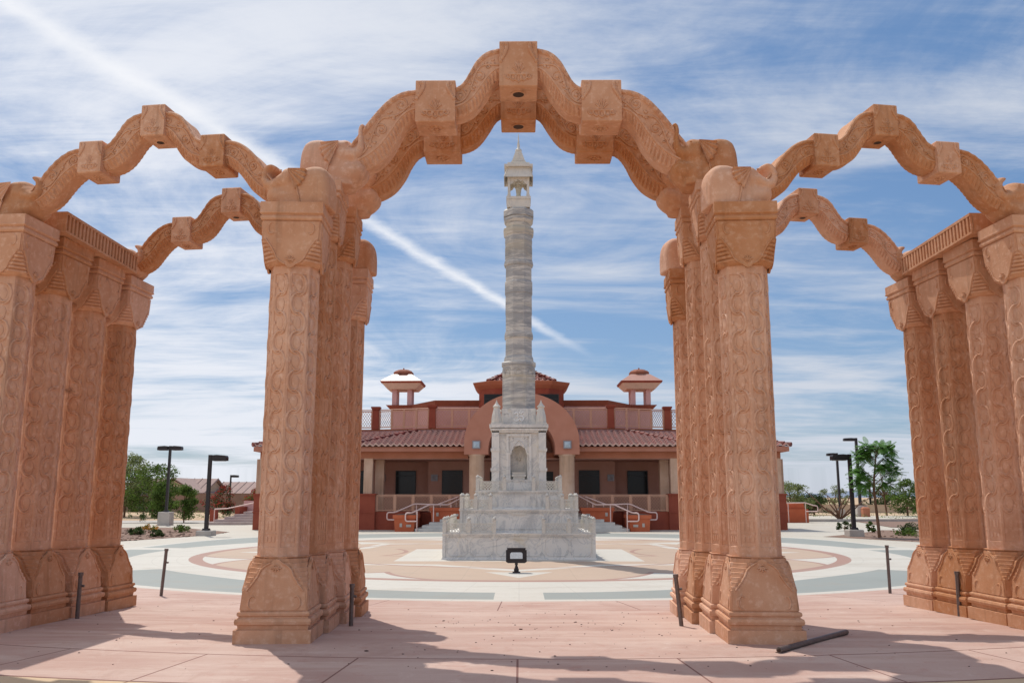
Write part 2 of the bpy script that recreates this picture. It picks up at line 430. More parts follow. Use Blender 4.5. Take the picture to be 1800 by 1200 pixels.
# concrete plain round the building, paths and planting beds
def sheet(name, poly, z, mat):
    g = MB(); g.add([(x, y, z) for x, y in poly], [tuple(range(len(poly)))]); return struct(g.build(name, mat))
sheet('concrete_apron', [(-13.5,34),(-15.8,48),(-30,50),(-60,52),(-60,57),(-20,58),(-17,70),(17,80),(60,84),(60,78),(30,70),(22,60),(15.2,44),(12.9,38),(10,34)], -.02, 'road')
sheet('planting_bed_ground', [(-15.2,34.8),(-13.7,40.0),(-14.0,43.5),(-18.5,49.5),(-40,51),(-60,51),(-60,30),(-18,26.5)], .006, 'bed')
sheet('path', [(12.5,37.5),(22,60),(30,70),(60,79),(60,20),(17.5,26)], -.012, 'road')
sheet('planting_bed_ground', [(13.0,38.7),(15.4,41.6),(18.6,46.3),(22,45.0),(60,41),(60,20),(17.2,27),(15.05,34.4)], .006, 'bed')
sheet('planting_bed_ground', [(24,66),(20.8,50.5),(23.5,48.8),(60,44.5),(60,78),(36,74)], .006, 'bed')
sheet('road', [(-70,59),(-18,59),(-18,66),(-70,64)], -.03, 'concrete')
# hills
g = MB(); pts = []
for i in range(60):
    x = 60+i*16; h = 6+9*noise.noise(Vector((i*.16, 3, 0)))+8*max(0, sin(i*.21+.5))*.6
    pts.append((x, max(3, h)))
g.loft([[(x, 1250, -2) for x, h in pts], [(x, 1300+h, h*.6) for x, h in pts], [(x, 1380, h) for x, h in pts], [(x, 1480, -2) for x, h in pts]], cap=False, closed=False)
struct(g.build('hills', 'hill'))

# ------------------------------------------------------------------ the carved columns
R8 = .288
def oct_ring(R, z, rot=0): return [(R*cos(rot+pi*i/4), R*sin(rot+pi*i/4), z) for i in range(8)]
def cut_ring(w, c, z):   # square of half-width w with corners cut back by c
    return [(w,-w+c,z),(w,w-c,z),(w-c,w,z),(-w+c,w,z),(-w,w-c,z),(-w,-w+c,z),(-w+c,-w,z),(w-c,-w,z)]
def c_scroll(u0, z0, s, flip):   # a small C scroll, returned as (u, z) points
    pts = []
    for i in range(11):
        a = radians(110-250*i/10); rr = s*(1-.35*i/10)
        pts.append((u0+flip*rr*.62*cos(a), z0+rr*sin(a)))
    return pts
def shield(b, zt, zb, wt, wb, offt, offb, inv=False):
    """raised shield on each face, wide at zt and pointed at zb, with stepped ridges at the cut corners"""
    H = zt-zb
    prof = [(0, -.02), (.10, .0), (.22, .06), (.42, .12), (.56, .20), (.64, .32), (.78, .46), (.93, .58), (.97, .62), (.97, 1.0)]
    for k in range(4):
        st = len(b.v)
        def P(u, f, d):
            w = wb+(wt-wb)*max(0, min(1, f)); off = offb+(offt-offb)*max(0, min(1, f))
            return (u*w, -off-d, zb+H*f)
        pts = [(u, f) for u, f in prof]; left = [(-u, f) for u, f in reversed(prof[1:])]
        poly = left+pts
        a = [P(u, f, -.01) for u, f in poly]; c = [P(u, f, .014) for u, f in poly]
        n = len(a); b.add(a+c, [tuple(range(n, 2*n))]+[(i, i+1, n+i+1, n+i) for i in range(n-1)]+[(n-1, 0, n, 2*n-1)])
        # ogee line, raised above the shield
        for sg in (1, -1):
            ln = [P(sg*u*.93, f, .016) for u, f in prof[2:9]]
            b.tube(ln, .011, 5)
            sc = c_scroll(sg*wt*.66, 0, abs(H)*.15, sg)
            b.tube([P(u/(wb+(wt-wb)*.83), .83+z/abs(H), .014) for u, z in sc], [.004+.009*sin(pi*i/10) for i in range(11)], 5)
        for q in range(5): b.tube([P(0, .14, .016), P(.19*cos(radians(20+35*q)), .14+.10*sin(radians(20+35*q)), .020)], [.013,.008], 4)
        b.tube([P(.10*cos(t), .14+.05*sin(t), .018) for t in [pi*2*i/8 for i in range(9)]], .007, 4)
        b.xf(Matrix.Rotation(pi/2*k, 4, 'Z'), st)
def make_pedestal():
    b = MB()
    w = .41
    b.loft([[(x*w,y*w,0) for x,y in ((-1,-1),(1,-1),(1,1),(-1,1))], [(x*w,y*w,.150) for x,y in ((-1,-1),(1,-1),(1,1),(-1,1))]])
    prof = [(.37,.150),(.375,.195),(.398,.205),(.405,.235),(.398,.262),(.372,.270),(.366,.285),(.382,.295),(.385,.315),(.380,.33),(.358,.338)]
    b.loft([[(x*r,y*r,z) for x,y in ((-1,-1),(1,-1),(1,1),(-1,1))] for r, z in prof])
    # body: square below, corners stepping back to an octagon on top
    rings = [cut_ring(.356, .002, .335), cut_ring(.348, .004, .55)]
    for i in range(7):
        z = .56+.048*i; w = .348-.008*i-.004
        rings += [cut_ring(w, .012+.026*i, z), cut_ring(w-.002, .016+.026*i, z+.030), cut_ring(w-.010, .028+.026*i, z+.034), cut_ring(w-.010, .030+.026*i, z+.046)]
    rings.append(cut_ring(.30, .18, .895)); rings.append(cut_ring(.30, .18, .90))
    b.loft(rings)
    shield(b, .35, .87, .355, .30, .352, .312)
    return b
def make_capital(top):
    """top: height of the upper face above the column foot"""
    b = MB(); z0 = top-.735
    rings = [cut_ring(.285, .165, z0), cut_ring(.315, .175, z0+.02)]
    for i in range(6):
        z = z0+.03+.043*i; w = .310+.002*i
        rings += [cut_ring(w, .150-.024*i, z), cut_ring(w+.010, .138-.024*i, z+.008), cut_ring(w+.012, .136-.024*i, z+.030), cut_ring(w+.003, .140-.024*i, z+.036)]
    rings += [cut_ring(.322, .006, z0+.30), cut_ring(.332, .003, z0+.50), cut_ring(.328, .003, z0+.515)]
    b.loft(rings)
    shield(b, z0+.50, z0-.03, .332, .300, .330, .308)
    prof = [(.325,.515),(.346,.522),(.356,.54),(.354,.565),(.342,.575),(.340,.585),(.364,.60),(.367,.615),(.360,.622),(.360,.735)]
    b.loft([[(x*r,y*r,z0+z) for x,y in ((-1,-1),(1,-1),(1,1),(-1,1))] for r, z in prof])
    return b
def make_shaft(z0, z1):
    b = MB()
    rings = []
    # shallow panels between slim fillets at the arrises
    def ring(R, z, rec):
        out = []
        for i in range(8):
            a = pi*i/4; A = Vector((R*cos(a), R*sin(a))); B = Vector((R*cos(a+pi/4), R*sin(a+pi/4)))
            nrm = Vector((cos(a+pi/8), sin(a+pi/8)))
            for f, d in ((0, 0), (.12, 0), (.15, rec), (.85, rec), (.88, 0)):
                p = A.lerp(B, f)-nrm*d; out.append((p.x, p.y, z))
        return out
    rings = [ring(R8, z0, 0), ring(R8, z0+.10, 0), ring(R8, z0+.105, .010), ring(R8, z1-.10, .010), ring(R8, z1-.095, 0), ring(R8, z1, 0)]
    b.loft(rings)
    inr = R8*cos(pi/8)-.008; fw = 2*R8*sin(pi/8)
    zs, ze = z0+.47, z1-.11; n = round((ze-zs)/.232); p = (ze-zs)/n
    for k in range(8):
        st = len(b.v)
        for i in range(n):
            zc = zs+p*(i+.5); sg = 1 if i % 2 else -1
            rx = fw*.385; rz = p*.57
            pts = []; rad = []; in2 = []
            for j in range(15):
                a = radians(-122+244*j/14)
                pts.append((sg*(rx*cos(a)), -inr+.001, zc+rz*sin(a))); rad.append(.004+.0175*sin(pi*j/14)**1.2); in2.append((sg*(rx*.80*cos(a)), -inr+.001, zc+rz*.80*sin(a)))
            b.tube(pts, rad, 5); b.tube(in2[3:12], [x*.35 for x in rad[3:12]], 4)
            b.ball((-sg*.004, -inr+.002, zc), (rx*.56, .006, rz*.56), n=10, m=5)
            pts = []
            for j in range(7):
                a = radians(-165+150*j/6); pts.append((sg*(rx*.62*cos(a)+.012), -inr-.001, zc-rz*.12+rz*.66*sin(a)))
            b.tube(pts, [.004+.010*sin(pi*j/6) for j in range(7)], 4)
            b.ball((-sg*fw*.33, -inr, zc+.0), (.018, .009, .03), n=6, m=4)
        # the panel of small niches below the vine
        for j, (zz, hh) in enumerate(((z0+.135, .10), (z0+.26, .15))):
            for q in range(3):
                u = (q-1)*fw*.22
                b.box(u-.015, u+.015, -inr-.004, -inr+.004, zz+.02, zz+hh*.8)
            b.box(-fw*.34, fw*.34, -inr-.005, -inr+.004, zz+hh+.004, zz+hh+.018)
        b.xf(Matrix.Rotation(pi/8+pi/4*k, 4, 'Z'), st)
    return b
SH, TH = 4.91, 5.54
ped = make_pedestal().build('pedestal', 'sand')
sh_s = make_shaft(.90, SH-.735).build('shaft', 'sand'); cap_s = make_capital(SH).build('capital', 'sand')
sh_t = make_shaft(.90, TH-.735).build('shaft', 'sand'); cap_t = make_capital(TH).build('capital', 'sand')
def column(x, y, rz, label, tall, first):
    t = thing('carved_column', label, 'column', (x, y, gz(x, y)), rz, 'carved pink sandstone columns of the gateway')
    for o in ((ped, sh_t, cap_t) if tall else (ped, sh_s, cap_s)):
        if o.parent is None: o.parent = t
        else:
            c = o.copy(); C.objects.link(c); c.parent = t; o = c
        if o.name.startswith('shaft'): o.rotation_euler = (0, 0, radians(-4 if x > 0 else random.uniform(-1.5, 1.5)))
    return t
# inner rows (four deep) and outer rows (four deep)
MY = [10.13, 11.03, 12.0, 12.86]
MX = [2.645, 2.64, 2.62, 2.58]
names = ['frontmost column of the {s} inner row, short, in full view with the {s} side arch elephant on its capital',
         'tall second column from the front of the {s} inner row, under the front layer of the central arch',
         'tall third column from the front of the {s} inner row, under the rear layer of the central arch',
         'rearmost short column of the {s} inner row, elephant rump on its capital']
for sg, sd in ((-1, 'left'), (1, 'right')):
    for i in range(4):
        column(sg*MX[i], MY[i]+(.0 if sg < 0 else .02), sg*radians(-3), names[i].format(s=sd), i in (1, 2), None)
LY = [10.58, 11.49, 12.42, 13.33]; LX = [6.30, 6.29, 6.26, 6.20]
RY = [10.72, 11.66, 12.60, 13.52]; RX = [6.33, 6.32, 6.30, 6.27]
nm = ['frontmost column of the outer {s} row, cut by the {s} edge of the photo', 'second column from the front of the outer {s} row, under the fluted beam',
      'third column from the front of the outer {s} row, under the fluted beam', 'rearmost column of the outer {s} row, beside open paving']
for sg, sd, XX, YY in ((-1, 'left', LX, LY), (1, 'right', RX, RY)):
    for i in range(4):
        column(sg*XX[i], YY[i], sg*radians(4), nm[i].format(s=sd), False, None)

# ------------------------------------------------------------------ arches
def resample(pts, n):
    # Catmull-Rom then equal arc length
    P = [Vector(p) for p in pts]; P = [2*P[0]-P[1]]+P+[2*P[-1]-P[-2]]
    out = []
    for i in range(1, len(P)-2):
        for k in range(12):
            t = k/12; a, b, c, d = P[i-1], P[i], P[i+1], P[i+2]
            out.append(.5*((2*b)+(-a+c)*t+(2*a-5*b+4*c-d)*t*t+(-a+3*b-3*c+d)*t**3))
    out.append(P[-2])
    L = [0]
    for i in range(1, len(out)): L.append(L[-1]+(out[i]-out[i-1]).length)
    res = []; j = 0
    for k in range(n):
        s = L[-1]*k/(n-1)
        while j < len(L)-2 and L[j+1] < s: j += 1
        f = (s-L[j])/max(1e-9, L[j+1]-L[j]); res.append(out[j].lerp(out[j+1], min(1, f)))
    return res, L[-1]
def make_elephant(sc_x, sc_z, wy):
    """carved elephant, x from rump (0) towards the arch, z from its foot; one continuous mesh"""
    b = MB()
    def e(x, z, rx, rz, ry, y=0): b.ball((x*sc_x, y*wy, z*sc_z), (rx*sc_x, ry*wy, rz*sc_z), n=20, m=12)
    # rump and trunk of the body as a rounded block
    rings = []
    for x, h, w in ((.0,.36,.16),(.02,.50,.20),(.06,.59,.235),(.13,.635,.25),(.24,.645,.255),(.34,.62,.255),(.44,.56,.25),(.56,.50,.24),(.64,.40,.22),(.70,.30,.18)):
        r = []
        for i in range(20):
            a = pi*i/19
            r.append((x*sc_x, -w*wy*4*(cos(a)*.25) if False else -w*wy*2*abs(cos(a))**.5*(1 if cos(a) > 0 else -1)*.5*2, h*sc_z*(.35+.65*sin(a)**.55)))
        r = [(x*sc_x, -w*wy*2, 0)]+r+[(x*sc_x, w*wy*2, 0)]
        rings.append(r)
    b.loft(rings, smooth=True)
    e(.54,.42,.16,.22,.54); e(.565,.50,.13,.16,.50); e(.50,.52,.12,.125,.52)
    tz = 1.0 if sc_z > .9 else .90
    for p in ((.64,.42,.12,.15,.53),(.70,.38,.12,.13,.53),(.77,.35,.11,.115,.53),(.83,.37,.095,.105,.53),(.865,.44,.085,.09,.52),(.87,.52,.078,.08,.51),(.855,.59,.072,.07,.50),(.82,.64,.066,.06,.49),(.785,.655,.058,.05,.48)) if sc_x < .95 else ((.64,.42,.12,.15,.53),(.70,.41,.11,.13,.53),(.75,.44,.095,.11,.53),(.782,.50,.078,.09,.53),(.79,.56,.066,.08,.52),(.788,.62,.058,.07,.51),(.784,.68,.052,.06,.50),(.780,.735,.048,.055,.49),(.782,.78,.045,.048,.48),(.80,.812,.042,.042,.47),(.822,.80,.034,.034,.46)):
        e(*p)
    # chest that swells over the edge of the capital
    e(.56,.16,.20,.20,.52); e(.65,.19,.20,.185,.52); e(.73,.225,.15,.165,.50)
    o = b.build('elephant', 'sand')
    md = o.modifiers.new('r', 'REMESH'); md.mode = 'VOXEL'; md.voxel_size = .016; md.use_smooth_shade = True
    s2 = o.modifiers.new('s', 'SMOOTH'); s2.iterations = 14; s2.factor = .5
    dg = bpy.context.evaluated_depsgraph_get()
    me = bpy.data.meshes.new_from_object(o.evaluated_get(dg)); me.materials.clear(); me.materials.append(M['sand'])
    o.modifiers.clear(); o.data = me
    for p in me.polygons: p.use_smooth = True
    # ears: fans of ribs on both cheeks
    ears = []
    for sg in (-1, 1):
        eb = MB(); rings = []; bk = []
        for i in range(25):
            u = i/24; a = radians(186+64*u); cr = cos(2*pi*u*4.0); L = (.24+.09*u)*(1+.05*cr)
            ring = []
            for f in (.06, .3, .55, .8, .96, 1.0, 1.0):
                lift = .030+.013*cr*min(1, f*1.6) if f < 1 else .024
                ring.append([.53*sc_x+L*f*cos(a)*sc_x, sg*(.505*wy+lift), .57*sc_z+L*f*sin(a)*sc_z])
            ring[-1][1] -= sg*.07
            rings.append([tuple(p) for p in ring])
        eb.loft(rings, smooth=True, cap=False, closed=False)
        # sash behind the ear and a low mantle line
        eb.tube([( (.40-.06*t)*sc_x, sg*(.50*wy+.012), (.28-.27*t)*sc_z) for t in (0,.25,.5,.75,1)], .012, 5)
        ears.append(eb.build('ear', 'sand', o))
        ib = MB(); ib.ball((.62*sc_x, sg*.53*wy, .545*sc_z), (.020, .008, .012)); ib.build('eye', 'sand', o)
    return o
def make_arch(kind):
    main = kind == 'main'
    if main:
        T = [(0,1.88),(.24,1.88),(.42,1.83),(.55,1.71),(.64,1.55),(.72,1.41),(.82,1.33),(.95,1.31),(1.2,1.31),(1.34,1.30),(1.52,1.27),(1.68,1.18),(1.80,1.06),(1.92,.91),(2.02,.77),(2.12,.63),(2.22,.50)]
        B = [(0,1.49),(.24,1.48),(.33,1.42),(.42,1.27),(.52,1.12),(.62,1.02),(.75,.96),(.9,.94),(1.2,.94),(1.34,.92),(1.45,.86),(1.54,.73),(1.63,.54),(1.76,.36),(1.92,.25),(2.08,.20),(2.2,.18)]
        D2, N, half = .20, 86, 2.62; nw = 7
    else:
        T = [(0,1.30),(.14,1.30),(.27,1.27),(.37,1.2),(.45,1.08),(.53,.96),(.61,.90),(.7,.88),(.9,.88),(1.05,.86),(1.18,.79),(1.29,.69),(1.38,.58),(1.46,.46),(1.56,.33),(1.66,.27)]
        B = [(0,1.02),(.14,1.0),(.22,.93),(.3,.80),(.39,.69),(.51,.62),(.65,.60),(.9,.6),(1.0,.56),(1.09,.48),(1.17,.38),(1.26,.26),(1.36,.18),(1.48,.13),(1.58,.11),(1.66,.10)]
        D2, N, half = .18, 70, 1.80; nw = 6
    tag_label = thing('sandstone_arch', 'x', 'arch', (0,0,0), 0, 'elephant arches of the sandstone gateway')
    Tn, LT = resample(T, N); Bn, LB = resample(B, N)
    # re-pair: project so that the pairs stay roughly square to the band
    cen = [(Tn[i]+Bn[i])/2 for i in range(N)]
    band_ = MB()
    full = [(-1, i) for i in range(N-1, 0, -1)]+[(1, i) for i in range(N)]
    def pt(sg, i, a):
        p = Tn[i].lerp(Bn[i], a); return (sg*p.x, p.y)
    rings = []
    for q, (sg, i) in enumerate(full):
        fl = (q % 2)*.5; rp = (.016 if main else .006)*sin(q*1.9)
        pr = [(0.0, .70), (-.015, .93), (.03, 1.06+rp*5), (.09, 1.07+rp*5), (.13, .98), (.15, .90), (.62, .90), (.64, 1.0), (.69, 1.0), (.71, .93), (.80, .92-fl*.26), (.90, .80-fl*.30), (.985, .62-fl*.10), (1.0, .50)]
        ring = [(pt(sg, i, a)[0], -D2*y, pt(sg, i, a)[1]) for a, y in pr]
        ring += [(pt(sg, i, a)[0], D2*y, pt(sg, i, a)[1]) for a, y in reversed(pr)]
        rings.append(ring)
    band_.loft(rings)
    # petal rows and scrolling vine on both faces
    sw = .015 if main else .012
    for face in (-1, 1):
        yy = face*(D2*.90+.002)
        M_ = 40*nw
        def U(u, a):   # u 0..1 along half
            f = max(0, min(1, u))*(N-1); i = min(N-2, int(f)); fr = f-i
            t0 = Tn[i].lerp(Tn[i+1], fr); b0 = Bn[i].lerp(Bn[i+1], fr); p = t0.lerp(b0, a); return p
        for sg in (-1, 1):
            st = [U(k/M_, .39+.17*sin(2*pi*nw/2*k/M_)) for k in range(int(M_*.04), int(M_*.97), 3)]
            band_.tube([(sg*p.x, yy, p.y) for p in st], sw, 5)
            for w in range(nw):
                uc = (w+.5)/nw; dirn = 1 if w % 2 == 0 else -1
                c = U(uc, .39-dirn*.045); R = (.095 if main else .068)
                if uc > .93: continue
                pts = []
                for j in range(20):
                    an = j/19*2*pi*1.35; rr = R*(1-.75*j/19)
                    pts.append((sg*(c.x+rr*cos(an+dirn*1.2)), yy, c.y+rr*sin(an+dirn*1.2)))
                band_.tube(pts, [sw*.9*(1-.3*j/19) for j in range(20)], 4)
                band_.ball((sg*c.x, yy, c.y), (R*.28, .018, R*.28), n=8, m=4)
                for q in range(7):
                    an = q*.9+w; c2 = U(uc+(.42/nw)*(1 if q % 2 else -1)*(.8+.1*q), .39+dirn*(.10-.04*(q % 3)))
                    band_.ball((sg*c2.x+.02*cos(an), yy, c2.y+.02*sin(an)), (R*.30, .014, R*.20), n=6, m=3)
    arch = tag_label
    bo = band_.build('arch_band', 'sand', arch)
    # square bosses
    def boss(xc, hw, zb, zt, hole):
        b = MB(); d = D2+.035; bv = .012
        b.loft([cutrect(xc, hw-bv, d-bv, zb), cutrect(xc, hw, d, zb+bv), cutrect(xc, hw, d, zt-bv), cutrect(xc, hw-bv, d-bv, zt)])
        H = zt-zb
        for f in (-1, 1):
            y = f*d
            # lotus fringe near the lower edge
            z1 = zb+H*.26
            b.tube([(xc-hw*.55, y, z1), (xc+hw*.55, y, z1)], .016*hw/.25, 5)
            for q in range(-2, 3):
                cx = xc+q*hw*.27; w = hw*.17*(1 if abs(q) < 2 else .8); dp = H*(.17 if q == 0 else .14 if abs(q) == 1 else .10)
                b.tube([(cx-w, y, z1-.01), (cx-w*.8, y, z1-dp*.7), (cx, y, z1-dp), (cx+w*.8, y, z1-dp*.7), (cx+w, y, z1-.01)], .016*hw/.25, 4)
            for q in range(5):
                a = radians(30+30*q); b.tube([(xc, y, z1+.01), (xc+cos(a)*hw*.35, y, z1+.01+sin(a)*H*.26)], .012*hw/.25, 4)
            for s_ in (-1, 1):   # acanthus brackets in the upper corners
                pts = [(xc+s_*hw*(.95-.40*sin(pi*.5*t)), y, zt-H*(.46-.42*t)-.0) for t in [i/9 for i in range(10)]]
                b.tube(pts, [.008+.018*hw/.25*sin(pi*i/9) for i in range(10)], 5)
                for q in range(6):
                    u_ = q/5; b.ball((xc+s_*hw*(.93-.30*sin(pi*.5*u_)), y, zt-H*(.44-.36*u_)), (hw*.11, .016, H*.055), n=6, m=4)
                b.tube([(xc+s_*hw*(.86-.1*sin(pi*t)), y, zt-H*(.06+.26*t)) for t in (0,.25,.5,.75,1)], .010*hw/.25, 4)
        # underside: a dark disc painted as hole shade, else a flower
        if hole:
            b.ngon([(hw*.42, zb-.008), (hw*.42, zb+.01)], 16, (xc, 0, 0), 0)
            b.ngon([(hw*.30, zb-.0105), (hw*.30, zb-.006)], 16, (xc, 0, 0), 1)
        else:
            for q in range(8):
                a = 2*pi*q/8; b.ball((xc+hw*.28*cos(a), D2*.4*sin(a), zb), (hw*.16, hw*.16, .014), n=6, m=3)
            b.ball((xc, 0, zb), (hw*.14, hw*.14, .018), n=8, m=3)
        return b.build('carved_boss', ['sand', 'dark'], arch)
    if main:
        boss(0, .25, 1.33, 1.97, True); boss(-1.085, .26, .84, 1.42, False); boss(1.085, .26, .84, 1.42, False)
    else:
        boss(0, .15, .98, 1.385, True); boss(-.78, .15, .545, .955, False); boss(.78, .15, .545, .955, False)
    el = make_elephant(1.0 if main else .90, 1.0 if main else .80, .50 if main else .46)
    el2 = copy_tree(el)
    off = .22 if main else .42
    el.parent = arch; el.location = (-half-off, 0, 0)
    el2.parent = arch; el2.location = (half+off, 0, 0); el2.rotation_euler = (0, 0, pi)
    return arch
def cutrect(xc, hx, hy, z): return [(xc-hx,-hy,z),(xc+hx,-hy,z),(xc+hx,hy,z),(xc-hx,hy,z)]
am = make_arch('main'); zt = gz(MX[1], MY[1])+TH
am.location = (0, 11.02, zt-.015); am['label'] = 'front layer of the big central arch, nearest the viewer, its top boss the highest point'
a2 = dup(am, (0, 12.06, zt-.015), 0, 'rear layer of the big central arch, seen lower down just behind the front layer')
asd = make_arch('side')
def place_side(o, A, B, z, label):
    o.location = ((A[0]+B[0])/2, (A[1]+B[1])/2, z); o.rotation_euler = (0, 0, atan2(B[1]-A[1], B[0]-A[0]))
    L = hypot(B[0]-A[0], B[1]-A[1]); o.scale = (L/3.60, 1, 1); o['label'] = label
zs = gz(MX[0], MY[0])+SH-.012
place_side(asd, (-LX[0]+.03, LY[0]), (-MX[0], MY[0]), zs+.01, 'front arch on the left side, spanning to the left edge of the photo')
o = copy_tree(asd); place_side(o, (MX[0], MY[0]), (RX[0]-.03, RY[0]), zs+.01, 'front arch on the right side, spanning to the right edge of the photo')
zb = gz(MX[3], MY[3])+SH-.012
o = copy_tree(asd); place_side(o, (-LX[3]+.03, LY[3]), (-MX[3], MY[3]), zb+.01, 'small rear arch on the left side, partly behind the front left column')
o = copy_tree(asd); place_side(o, (MX[3], MY[3]), (RX[3]-.03, RY[3]), zb+.01, 'small rear arch on the right side, partly behind the front right column')
# fluted beams over the outer rows
def make_beam(A, B, z, label):
    t = thing('fluted_beam', label, 'beam', ((A[0]+B[0])/2, (A[1]+B[1])/2, z), atan2(B[1]-A[1], B[0]-A[0]), 'fluted stone beams over the outer columns')
    L = hypot(B[0]-A[0], B[1]-A[1]); b = MB(); h = .285; w = .405
    b.box(-L/2, L/2, -w+.03, w-.03, .004, h)
    b.box(-L/2-.001, L/2+.001, -w, w, .006, .035); b.box(-L/2-.001, L/2+.001, -w, w, h-.035, h+.002)
    n = int(L/.085)
    for i in range(n+1):
        x = -L/2+L*i/n
        for f in (-1, 1):
            b.box(max(-L/2, x-.022), min(L/2, x+.022), min(f*w*.9, f*(w-.004)), max(f*w*.9, f*(w-.004)), .036, h-.036)
    b.build('beam_block', 'sand', t); t.rotation_euler = (0, (gz(*A)-gz(*B))/L, t.rotation_euler[2]); return t
zb1 = gz(LX[0], LY[0])+SH
make_beam((-LX[0]+.03, LY[0]+.40), (-LX[3]+.03, LY[3]-.42), zb1-.035, 'fluted beam laid over the outer left columns between two elephants')
make_beam((RX[0]-.03, RY[0]+.40), (RX[3]-.03, RY[3]-.42), zb1-.035, 'fluted beam laid over the outer right columns between two elephants')
for x, y in ((-LX[1], LY[1]), (-LX[2], LY[2]), (RX[1], RY[1]), (RX[2], RY[2])): pass

# ------------------------------------------------------------------ the marble tower
mon = thing('marble_tower', 'tall grey marble pillar on a stepped white plinth, in the middle of the plaza', 'monument', (0, 26.9, 0))
def ring4(b, st):
    """repeat what was added since st on the other three sides"""
    vs = b.v[st:]; fs = [(f, m, s_) for f, m, s_ in zip(b.f, b.m, b.sm) if min(f) >= st]
    for k in (1, 2, 3):
        Rm = Matrix.Rotation(pi/2*k, 4, 'Z'); o = len(b.v)
        b.v += [tuple(Rm @ Vector(v)) for v in vs]
        for f, m, s_ in fs: b.f.append(tuple(i-st+o for i in f)); b.m.append(m); b.sm.append(s_)
def tier(h, z0, z1, panels):
    b = MB(); c = .06
    b.frust(0, 0, z0, z0+.05, h+.03, h+.03, h+.01, h+.01)
    b.box(-h+.02, h-.02, -h+.02, h-.02, z0+.05, z1-c)
    b.box(-h-.01, h+.01, -h-.01, h+.01, z1-c, z1-c*.45); b.box(-h-.03, h+.03, -h-.03, h+.03, z1-c*.45, z1)
    st = len(b.v)
    b.box(-h-.004, -h+.075, -h-.004, -h+.075, z0+.051, z1-c-.001)
    for x0, x1 in panels:   # raised panels with clipped corners
        za, zb_ = z0+.10, z1-.11; k = .07
        pts = [(x0+k,za),(x1-k,za),(x1-k,za+.03),(x1,za+k),(x1,zb_-k),(x1-k,zb_-.03),(x1-k,zb_),(x0+k,zb_),(x0+k,zb_-.03),(x0,zb_-k),(x0,za+k),(x0+k,za+.03),(x0+k,za)]
        b.tube([(x, -h+.018, z) for x, z in pts], .014, 4, smooth=False)
    n = int(2*h/.09)   # dentils
    for i in range(n): 
        x = -h+.045+i*(2*h-.06)/n; b.box(x, x+.04, -h-.005, -h+.03, z1-c-.035, z1-c-.002)
    ring4(b, st)
    return b
def clear_xy(): pass
t1 = tier(2.10, 0, .70, [(-1.98,-1.42),(-1.34,-.72),(-.62,.62),(.72,1.34),(1.42,1.98)]).build('plinth_tier', 'marble', mon)
t2 = tier(1.66, .70, 1.34, [(-1.52,-1.18),(-1.12,-.82),(-.74,.74),(.82,1.12),(1.18,1.52)]).build('plinth_tier', 'marble', mon)
b = tier(1.23, 1.34, 1.86, [(-1.15,-.85),(.85,1.15)]); st = len(b.v)
for i in range(11): x = -.80+i*.16; b.box(x-.015, x+.015, -1.235, -1.20, 1.44, 1.74)
ring4(b, st); t3 = b.build('plinth_tier', 'marble', mon)
for z, w, zz in ((.585, .26, .555), (1.235, .21, 1.205)):
    MB().box(-w, w, -({.585:2.10,1.235:1.66}[z])-.006, -({.585:2.10,1.235:1.66}[z])+.03, zz-.02, zz+.055).build('name_plaque', 'marble_white', mon)
# balustrades: posts and pierced panels
post_b = MB(); post_b.box(-.048, .048, -.048, .048, 0, .34); post_b.frust(0,0,.34,.36,.055,.055,.055,.055); post_b.ngon([(.03,.36),(.055,.385),(.05,.41),(.02,.435),(.004,.455)], 10)
post0 = post_b.build('railing_post', 'marble_white', mon)
def lattice_panel(w, h, pitch, r, t=.016, frame=.028):
    b = MB()
    b.box(-w/2, w/2, -t, t, 0, frame); b.box(-w/2, w/2, -t, t, h-frame, h)
    b.box(-w/2, -w/2+frame, -t+.001, t-.001, frame, h-frame); b.box(w/2-frame, w/2, -t+.001, t-.001, frame, h-frame)
    x0, x1, z0, z1 = -w/2+frame, w/2-frame, frame, h-frame
    k = int((x1-x0+z1-z0)/pitch)+1
    for sgn in (1, -1):
        for i in range(1, k):
            c = i*pitch
            # line x-x0 + (z-z0) = c (or mirrored)
            a = (max(0, c-(z1-z0)), min(c, z1-z0)); e = (min(c, x1-x0), max(0, c-(x1-x0)))
            p0 = (x0+a[0], z0+a[1]); p1 = (x0+e[0], z0+e[1])
            if sgn < 0: p0 = (x1-a[0], p0[1]); p1 = (x1-e[0], p1[1])
            if abs(p0[0]-p1[0]) < pitch*.3: continue
            b.band2d([p0, p1], r, sgn*.004-.004, sgn*.004+.004)
    return b
pcache = {}
def mon_panel(w, h):
    k = (round(w, 3), round(h, 3))
    if k not in pcache: pcache[k] = lattice_panel(w, h, .085, .008).build('pierced_panel', 'marble_white', mon); return pcache[k]
    o = pcache[k].copy(); C.objects.link(o); return o
usedp = [False]
def put_post(x, y, z):
    if not usedp[0]: usedp[0] = True; o = post0
    else: o = post0.copy(); C.objects.link(o)
    o.location = (x, y, z)
for h, z, xs in ((2.06, .70, [-2.06, -1.38, -.68]), (1.62, 1.34, [-1.62, -1.22, -.80]), (1.19, 1.86, [-1.19, -.42])):
    for k in range(4):
        a = pi/2*k
        def place(x, y): return (x*cos(a)-y*sin(a), x*sin(a)+y*cos(a))
        for i, x in enumerate(xs):
            for sg in ((-1,) if i == 0 else (-1, 1)):
                px, py = place(-sg*x, -h); put_post(px, py, z)
        for i in range(len(xs)-1):
            w = abs(xs[i+1]-xs[i])-.096; xc = (xs[i]+xs[i+1])/2
            for sg in (-1, 1):
                p = mon_panel(w, .27); px, py = place(-sg*xc, -h); p.location = (px, py, z+.002); p.rotation_euler = (0, 0, a)
